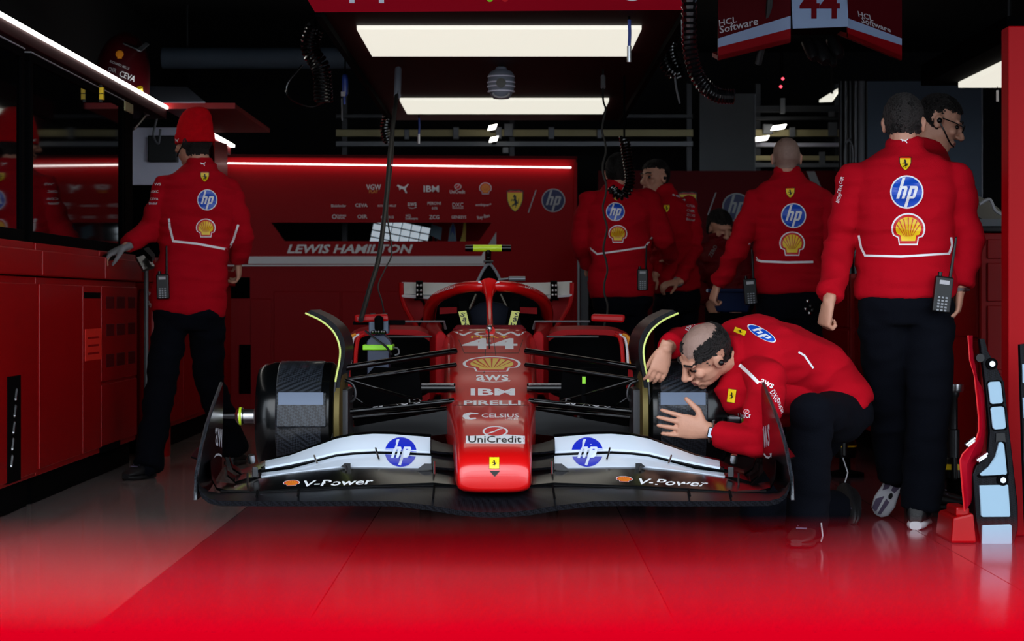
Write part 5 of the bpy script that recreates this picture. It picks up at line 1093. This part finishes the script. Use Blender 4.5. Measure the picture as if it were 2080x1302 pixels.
MB().tube([J['wrB'] + V((.034 * math.cos(a), .03 * math.sin(a), .0)) for a in (2 * math.pi * i / 14 for i in range(15))], .008, 8).build('watch_strap', SILV, p1, True)
radio('walkie-talkie with bright display on the tall right-hand mechanic\'s belt', W(1914, 598, Y - .17), 1.15, .12)
# --- man in the beanie at the left
Y = 11.15
J = dict(head=W(394, 290, Y), neck=W(408, 345, Y), pelvis=W(384, 605, Y), shA=W(338, 385, Y - .02), shB=W(464, 388, Y + .03), elA=W(304, 470, Y - .02), wrA=W(257, 501, 10.98), elB=W(492, 468, Y + .02), wrB=W(484, 530, Y + .16),
         hipA=W(350, 640, Y), hipB=W(420, 640, Y), knA=W(327, 780, Y - .12), anA=W(302, 940, 10.85), knB=W(424, 775, Y + .2), anB=W(474, 905, 11.7), toeA=W(262, 965, 10.75), toeB=W(485, 940, 11.9))
hnd = dict(A=dict(d=(-.8, -.1, -.35), n=(0, .2, -1), th=(.1, -1, 0), curl=.4, s=1.0), B=dict(d=(0, .4, -1), n=(-1, 0, 0), th=(0, 1, .4), curl=.5))
p2, b2, j2, tr2, P = person('man in a red beanie leaning on the left worktop with his back turned', J, (-.12, 1, 0), (-.85, .52, -.08), (-.05, .02, 1), (lambda x, y, z: z < .03 and y < .01 and z > -.07, .005, HAIR), hnd, 2, hem=-.12, slim=1.08, legs=(.094, .088, .078, .076, .074, .076), body_arm=1.12, eyes=1)
back_print(j2, 416, 359, 19, (421, 406), 43, 418, 464, 40, (4.5, [(343, 444), (345, 462), (352, 490), (400, 495), (464, 507), (474, 488), (484, 456)]), (412, 333, 12, 8), [(a, x, y, w, 5, 0) for a, x, y, w in (('WS', 320, 374, 14), ('DXC', 314, 389, 15), ('CEVA', 313, 404, 17), ('Bitdef', 311, 413, 17))], .95)
rr_ = []
hc = J['head']; fr2 = frame((-.85, .52, -.08), (-.05, .02, 1))
for z, a, b, o in ((-.005, .088, .108, 0), (-.0, .095, .114, 0), (.035, .095, .114, 0), (.05, .091, .111, 0), (.052, .087, .107, 0), (.095, .084, .102, -.004), (.14, .074, .09, -.012), (.165, .06, .074, -.016), (.18, .044, .054, -.02), (.187, .024, .03, -.022), (.189, .008, .01, -.022)):
    rr_.append([hc + fr2[0] * a * math.cos(q) + fr2[1] * (b * math.sin(q) + o - .008) + fr2[2] * z for q in (2 * math.pi * i / 40 for i in range(40))])
bn = MB().loft(rr_).build('beanie', KNIT, p2, True); decal('leaping_cat', bn, bn, at(shp_cat(), 359, 286, 8, 10), 3)
MB().ball(P(.09, -.01, -.008), .012, n=10).build('earpiece', BLK, p2, True); MB().tube(spline([P(-.088, .0, -.01), P(-.09, .03, -.05), P(-.06, .07, -.07)]), .004, 6).build('headset_cable', BLK, p2)
gm = MB(); hand_mb(gm, J['wrA'], (-.8, -.1, -.35), (0, .2, -1), (.1, -1, 0), .4, .1, 1.12); put(fuse(gm, .006, 2), 'glove', [GLOVE], p2)
MB().ball(J['wrA'] + V((-.09, -.01, -.055)), (.04, .035, .02), n=12).build('glove_palm', BLK, p2, True)
shoe(p2, V((W(305, 970, 10.85).x, 10.92, 0)), V((W(258, 970, 10.75).x, 10.72, 0)), (0, 0, 1), SHOE, SHOE); shoe(p2, V((W(468, 945, 11.7).x, 11.66, 0)), V((W(490, 945, 11.9).x, 11.92, 0)), (0, 0, 1), SHOE, SHOE)
radio('walkie-talkie on the belt of the man in the beanie', W(331, 582, Y - .17), 1.05, -.03)
# --- bald man with his back turned, centre right
Y = 11.8
J = dict(head=W(1597, 322, Y), neck=W(1600, 362, Y), pelvis=W(1603, 592, Y), shA=W(1534, 410, Y), shB=W(1668, 410, Y), elA=W(1494, 515, Y - .02), wrA=W(1458, 578, Y + .08), elB=W(1688, 505, Y), wrB=W(1672, 590, Y + .12),
         hipA=W(1570, 625, Y), hipB=W(1636, 625, Y), knA=W(1570, 770, Y), anA=W(1568, 912, Y + .02), knB=W(1636, 770, Y), anB=W(1640, 912, Y), toeA=V((1.45, 12.05, .03)), toeB=V((1.68, 12.05, .03)))
hnd = dict(A=dict(d=(-.35, .1, -1), n=(1, .3, 0), th=(0, 1, .2), curl=.75, s=1.05))
p3, b3, j3, tr3, P = person('bald mechanic in red seen from behind, standing beyond the kneeling man', J, (0, 1, 0), (0, 1, -.12), (0, 0, 1), None, hnd, 3, slim=1.1, hem=-.01, skinmats=lambda x, y, z: z > -.06 and y < .055 and not abs(x) > .078, legs=(.1, .094, .082, .08, .076, .078), body_arm=1.08)
back_print(j3, 1605, 391, 20, (1612, 438), 51, 1609, 496, 52, (4.5, [(1522, 494), (1528, 512), (1538, 528), (1546, 531), (1600, 533), (1652, 532)]), None, [(a, x, y, w, 5, -62) for a, x, y, w in (('WS', 1501, 408, 12), ('OIR', 1498, 424, 16), ('CEVA', 1495, 438, 14))])
shoe(p3, V((J['anA'].x, 11.74, 0)), V((J['anA'].x - .03, 12.02, 0)), sole=SHOE); shoe(p3, V((J['anB'].x, 11.74, 0)), V((J['anB'].x + .03, 12.02, 0)), sole=SHOE)
radio('walkie-talkie on the belt of the bald mechanic', W(1524, 592, Y - .15), 1.15, -.08)
t = thing('key_ring', 'bunch of dark keys and clips on the bald man\'s belt', 'keys', W(1645, 620, Y - .14))
for i, (x, y) in enumerate(((1640, 612), (1646, 622), (1636, 628), (1650, 630), (1644, 636))): MB().ball(W(x, y, Y - .14), .011, n=8).build('clip', STEEL if i % 2 else SILV, t, True)
# --- mechanic behind the car, back turned, coiled lead at his neck
Y = 13.0
J = dict(head=W(1258, 352, Y), neck=W(1254, 385, Y), pelvis=W(1262, 590, Y), shA=W(1198, 412, Y), shB=W(1316, 408, Y), elA=W(1180, 490, Y + .03), wrA=W(1196, 540, Y + .25), elB=W(1348, 488, Y + .03), wrB=W(1362, 520, Y + .28),
         hipA=W(1238, 620, Y), hipB=W(1288, 620, Y), knA=W(1236, 750, Y), anA=W(1236, 884, Y), knB=W(1290, 750, Y), anB=W(1294, 884, Y))
p4, b4, j4, tr4, P = person('mechanic in red behind the car with his back turned, coiled lead at his neck', J, (.08, 1, 0), (.25, 1, -.2), (0, 0, 1), (short, .009, HAIR), None, 4, slim=1.1, hem=-.06, body_arm=1.15)
back_print(j4, 1252, 399, 16, (1250, 430), 38, 1255, 476, 38, (3.5, [(1197, 503), (1213, 516), (1262, 509), (1310, 502), (1325, 482)]), None)
shoe(p4, V((J['anA'].x, 12.94, 0)), V((J['anA'].x - .03, 13.2, 0)), sole=SHOE); shoe(p4, V((J['anB'].x, 12.94, 0)), V((J['anB'].x + .03, 13.2, 0)), sole=SHOE)
radio('walkie-talkie on the belt of the mechanic behind the car', W(1305, 568, Y - .14), 1.05, .0)
# --- man facing left beside him
Y = 13.75
J = dict(head=W(1330, 362, Y), neck=W(1349, 398, Y), pelvis=W(1372, 588, Y), shA=W(1330, 420, Y - .12), shB=W(1398, 416, Y + .1), elA=W(1322, 500, Y - .2), wrA=W(1330, 560, Y - .32), elB=W(1412, 505, Y + .02), wrB=W(1378, 572, Y - .22),
         hipA=W(1355, 618, Y - .08), hipB=W(1392, 618, Y + .06), knA=W(1352, 740, Y - .08), anA=W(1352, 866, Y - .05), knB=W(1394, 740, Y + .06), anB=W(1398, 866, Y + .08))
J['elA'] = W(1345, 500, Y - .25); hnd = dict(B=dict(d=(-1, -.3, -.2), n=(0, .3, -1), th=(0, -1, 0), curl=.5), A=dict(d=(-.6, -.6, -.4), n=(0, .3, -1), th=(1, -.4, 0), curl=.5))
p5, b5, j5, tr5, P = person('dark haired mechanic looking left beside the one with the coiled lead', J, (-.85, -.6, 0), (-.72, -.62, -.16), (-.04, 0, 1), (lambda x, y, z: z > .062 - .1 * max(0, .06 - y) and (y > -.02) or (y <= -.02 and z > -.05), .008, HAIR), hnd, 5, hem=-.02, eyes=1)
decal('horse_shield', j5, j5, at(shp_shield(), 1354, 423, 14, 17), 4); decal('reflective_piping', j5, j5, strokes(WHITE, [(1366, 395), (1382, 400), (1392, 407)], 3), 5)
for a, y in (('CEVA', 418), ('OIR', 428), ('ZCG', 437), ('Bitdef', 446)): decal('sleeve_lettering', j5, j5, at(word(a, PGREY, .04), 1403, y, 17, 5, 10), 4)
MB().ball(P(-.088, -.005, -.005), .012, n=10).build('earpiece', BLK, p5, True)
MB().tube([J['wrB'] + V((.03 * math.cos(a), .008, .03 * math.sin(a))) for a in (2 * math.pi * i / 12 for i in range(13))], .008, 8).build('watch', SILV, p5, True)
shoe(p5, V((J['anA'].x + .03, J['anA'].y + .05, 0)), V((J['anA'].x - .16, J['anA'].y - .14, 0)), sole=SHOE); shoe(p5, V((J['anB'].x + .03, J['anB'].y + .05, 0)), V((J['anB'].x - .16, J['anB'].y - .14, 0)), sole=SHOE)
# --- man with glasses behind the tall mechanic
Y = 9.35
J = dict(head=W(1908, 250, Y), neck=W(1885, 312, Y), pelvis=W(1868, 570, Y), shA=W(1868, 366, Y + .16), shB=W(1890, 366, Y - .17), elA=W(1880, 460, Y + .25), wrA=W(1925, 500, Y + .2), elB=W(1885, 470, Y - .18), wrB=W(1925, 520, Y - .1),
         hipA=W(1866, 600, Y + .1), hipB=W(1870, 600, Y - .1), knA=W(1868, 760, Y + .1), anA=W(1866, 985, Y + .1), knB=W(1872, 760, Y - .1), anB=W(1868, 990, Y - .1))
gl = lambda x, y, z: (z > .055 + .22 * max(0, y - .03) and y > -.0) or (y <= 0 and z > -.04 - y * .3 and not (abs(x) > .066 and z < .03 and y > -.04))
hnd = dict(A=dict(d=(1, .1, .1), n=(0, -1, 0), th=(0, 0, 1), curl=.4), B=dict(d=(1, .1, .1), n=(0, 1, 0), th=(0, 0, 1), curl=.4))
p6, b6, j6, tr6, P = person('dark haired man with glasses looking down behind the tall mechanic', J, (1, .05, 0), (.93, -.12, -.34), (.36, .02, .93), (gl, .012, HAIR), hnd, 6, eyes=1, slim=.95)
g = MB()
for k in (-1, 1):
    g.tube([P(k * .032 + .022 * math.cos(q), .108, .006 + .017 * math.sin(q)) for q in (2 * math.pi * i / 16 for i in range(17))], .0024, 6); g.tube([P(k * .055, .106, .01), P(k * .078, .06, .012), P(k * .082, -.01, .012)], .0026, 6)
g.tube([P(-.01, .11, .008), P(.01, .11, .008)], .0024, 6); g.build('glasses', BLK, p6, True)
MB().tube(spline([P(.086, -.005, -.008), P(.084, .03, -.04), P(.06, .07, -.075), P(.04, .095, -.085)]), .0035, 6).build('headset_boom', BLK, p6); MB().ball(P(.088, -.006, -.004), .013, n=10).build('earpiece', BLK, p6, True)
shoe(p6, V((J['anA'].x - .06, J['anA'].y, 0)), V((J['anA'].x + .2, J['anA'].y, 0)), sole=SHOE); shoe(p6, V((J['anB'].x - .06, J['anB'].y, 0)), V((J['anB'].x + .2, J['anB'].y, 0)), sole=SHOE)
# --- kneeling mechanic at the front wheel
J = dict(head=W(1433, 720, 7.97), neck=W(1500, 728, 8.08), pelvis=W(1690, 812, 8.3), shA=W(1432, 694, 8.3), shB=W(1560, 775, 7.9), elA=W(1396, 690, 8.32), wrA=W(1352, 708, 8.0), elB=W(1536, 898, 7.78), wrB=W(1437, 874, 7.86),
         hipA=W(1688, 850, 8.42), hipB=W(1712, 850, 8.2), knA=W(1542, 1036, 8.36), anA=W(1690, 1036, 8.62), knB=W(1650, 838, 7.82), anB=W(1640, 1066, 7.94), toeB=W(1622, 1090, 7.78))
cur = spline([J['pelvis'] + V((.06, .02, -.16)), J['pelvis'], W(1645, 745, 8.24), W(1565, 715, 8.16), J['neck'], J['neck'] + V((-.1, -.02, .0))], 20)
def tors(q):                                      # curved back: 0 pelvis .. 1 neck
    i = 20 + q * 60; i = max(0, min(len(cur) - 1.001, i)); a = int(i); return cur[a].lerp(cur[a + 1], i - a)
hnd = dict(A=dict(d=(-.3, -.06, -.95), n=(-.3, .9, .0), th=(-1, -.3, .2), curl=.32, spread=.0, s=.98, thumb=.12), B=dict(d=(-1, .05, .17), n=(0, 1, .1), th=(.1, 0, 1), curl=.06, spread=.1, s=1.16, thumb=.95, rf=.94))
top = lambda x, y, z: (y < .03 and (-.055 if y < -.03 else -.0) < z < .086 and not (abs(x) > .066 and z < .035 and -.05 < y < .035)) or (abs(x) > .046 and y < .078 and .025 < z < .08) or (y > .05 and .07 < z < .1 and x > .0)
p7, b7, j7, tr7, P = person('kneeling balding mechanic with both hands on the bare front wheel hub', J, (-.3, -.2, -.9), (-.66, -.12, -.55), (-.45, -.5, .72), (top, .005, HAIR), hnd, 7, voxel=.0042, tors=tors, slim=1.08, hem=-.08, hs=1.02, legs=(.098, .092, .08, .077, .074, .08), body_arm=1.12, eyes=3, sleeve=.13, bulk=(([W(1500, 795, 8.02), W(1560, 812, 8.06), W(1640, 815, 8.2)], [.085, .1, .09]),), skinmats=lambda x, y, z: z > .05 and y < .075)
decal('horse_shield', j7, j7, at(shp_badge(), 1486, 804, 17, 28, 8), 4); decal('horse_badge', j7, j7, at(shp_badge(), 1503, 673, 26, 11, 22), 4)
decal('round_emblem', j7, j7, at(shp_round(), 1547, 677, 66, 20, 30), 4)
decal('reflective_piping', j7, j7, strokes(WHITE, [(1502, 741), (1520, 757), (1541, 778)], 7), 4); decal('reflective_piping', j7, j7, strokes(WHITE, [(1622, 715), (1634, 722), (1645, 738), (1652, 748)], 4), 4); decal('collar_mark', j7, j7, strokes(WHITE, [(1451, 782), (1448, 792)], 4), 3)
decal('bank_emblem', j7, j7, at(shp_ring_bolt(), 1516, 836, 12, 10) + at(word('UniCr', WHITE, .05), 1512, 844, 26, 11, -4), 4)
for a, x, y, w, h, r_ in (('aws', 1558, 779, 28, 10, 28), ('DXC', 1574, 804, 24, 12, 60), ('CEVA', 1583, 820, 20, 6, 75), ('OIR', 1588, 832, 15, 6, 75), ('IBM', 1402, 660, 26, 8, -58), ('ZCG', 1408, 668, 20, 6, -58)): decal('sleeve_lettering', j7, j7, at(word(a, WHITE, .05), x, y, w, h, r_), 4)
MB().ball(P(-.092, -.012, -.008), .012, n=10).build('earpiece', BLK, p7, True)
wv = J['wrB']; dv = (J['elB'] - J['wrB']).normalized(); sv = dv.cross(V((0, 1, 0))).normalized(); q_ = wv + dv * .016
MB().tube([q_ + sv * .034 * math.cos(a) + V((0, .03, 0)) * math.sin(a) for a in (2 * math.pi * i / 20 for i in range(21))], .011, 8, flat=.5, up=dv).build('watch_strap', SILV, p7, True)
wm = q_ - V((0, .036, 0)) + sv * -.012 * 0; Rw = Matrix((dv, V((0, 1, 0)), dv.cross(V((0, 1, 0))))).transposed()
cs = MB().box(wm + V((0, .0, -.004)), (.038, .014, .046), 0, Rw).build('watch_case', BLK, p7, bevel=.008); MB().box(wm + V((0, -.0075, -.004)), (.032, .003, .039), 0, Rw).build('watch_face', SCREEN, cs, bevel=.005)
shoe(p7, V((W(1652, 1100, 7.99).x, 8.02, 0)), V((W(1618, 1108, 7.76).x, 7.76, 0)), (0, 0, 1), SHOE, SHOE, 1.1); s = shoe(p7, W(1706, 985, 8.78), W(1722, 1062, 8.62), (.5, .85, .1), SHOE, SHOE)
MB().tube([W(1714, 1008, 8.655), W(1724, 1034, 8.62)], .014, 8, flat=.4).build('sole_flash', SHOEP, s, True)
MB().tube([W(1668, 1062, 7.86), W(1671, 1088, 7.85), W(1668, 1100, 7.86)], .003, 6).build('reflective_trim', PGREY, tr7); MB().tube([W(1712, 930, 8.5), W(1722, 960, 8.5), W(1716, 980, 8.5)], .003, 6).build('reflective_trim', PGREY, tr7)
# --- hand held gauge between his fingers and the hub
p = W(1334, 770, 8.12); t = thing('hub_gauge', 'small red and silver gauge held by the kneeling man at the wheel hub', 'gauge', p)
MB().lathe([(.001, 0), (.034, 0), (.034, .008), (.001, .01)], W(1326, 770, 8.12), (1, -.25, 0), 20).build('dial', SILV, t, True); MB().lathe([(.001, 0), (.018, 0), (.018, .03), (.001, .03)], W(1332, 768, 8.12), (1, -.2, 0), 14).build('grip', CRED, t, True)
# --- figure in shadow and tub
t = thing('plastic_tub', 'navy blue plastic tub in front of the bald mechanic', 'tub', W(1490, 620, 12.5) * V((1, 1, 0)))
MB().loft([[W(1440, 590, 12.4), W(1530, 590, 12.4), W(1530, 590, 12.8), W(1440, 590, 12.8)], [W(1456, 634, 12.44), W(1520, 634, 12.44), W(1520, 634, 12.76), W(1456, 634, 12.76)]]).build('tub', NBLUE, t, bevel=.01)
MB().tube([W(1438, 590, 12.38), W(1532, 590, 12.38), W(1532, 590, 12.82), W(1438, 590, 12.82), W(1438, 590, 12.38)], .012, 8).build('rim', NBLUE, t)
MB().bp(W(1445, 636, 12.4), W(1530, 612, 12.8) * V((1, 1, 0)) + V((0, 0, 0))).build('trolley', MBLK, t)
Y = 14.6
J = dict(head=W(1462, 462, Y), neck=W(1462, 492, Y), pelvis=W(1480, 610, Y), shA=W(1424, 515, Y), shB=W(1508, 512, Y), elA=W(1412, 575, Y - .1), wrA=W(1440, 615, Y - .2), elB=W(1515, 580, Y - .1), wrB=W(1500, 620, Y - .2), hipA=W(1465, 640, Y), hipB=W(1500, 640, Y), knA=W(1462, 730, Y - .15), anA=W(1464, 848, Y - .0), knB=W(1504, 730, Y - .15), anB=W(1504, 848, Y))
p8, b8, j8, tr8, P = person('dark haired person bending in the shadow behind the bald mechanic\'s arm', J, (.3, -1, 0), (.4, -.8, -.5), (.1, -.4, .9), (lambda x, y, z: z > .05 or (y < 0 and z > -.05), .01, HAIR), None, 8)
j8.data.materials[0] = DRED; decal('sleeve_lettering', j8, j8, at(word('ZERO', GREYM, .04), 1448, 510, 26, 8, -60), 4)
shoe(p8, V((J['anA'].x, 14.65, 0)), V((J['anA'].x, 14.4, 0)), sole=SHOE); shoe(p8, V((J['anB'].x, 14.65, 0)), V((J['anB'].x, 14.4, 0)), sole=SHOE)
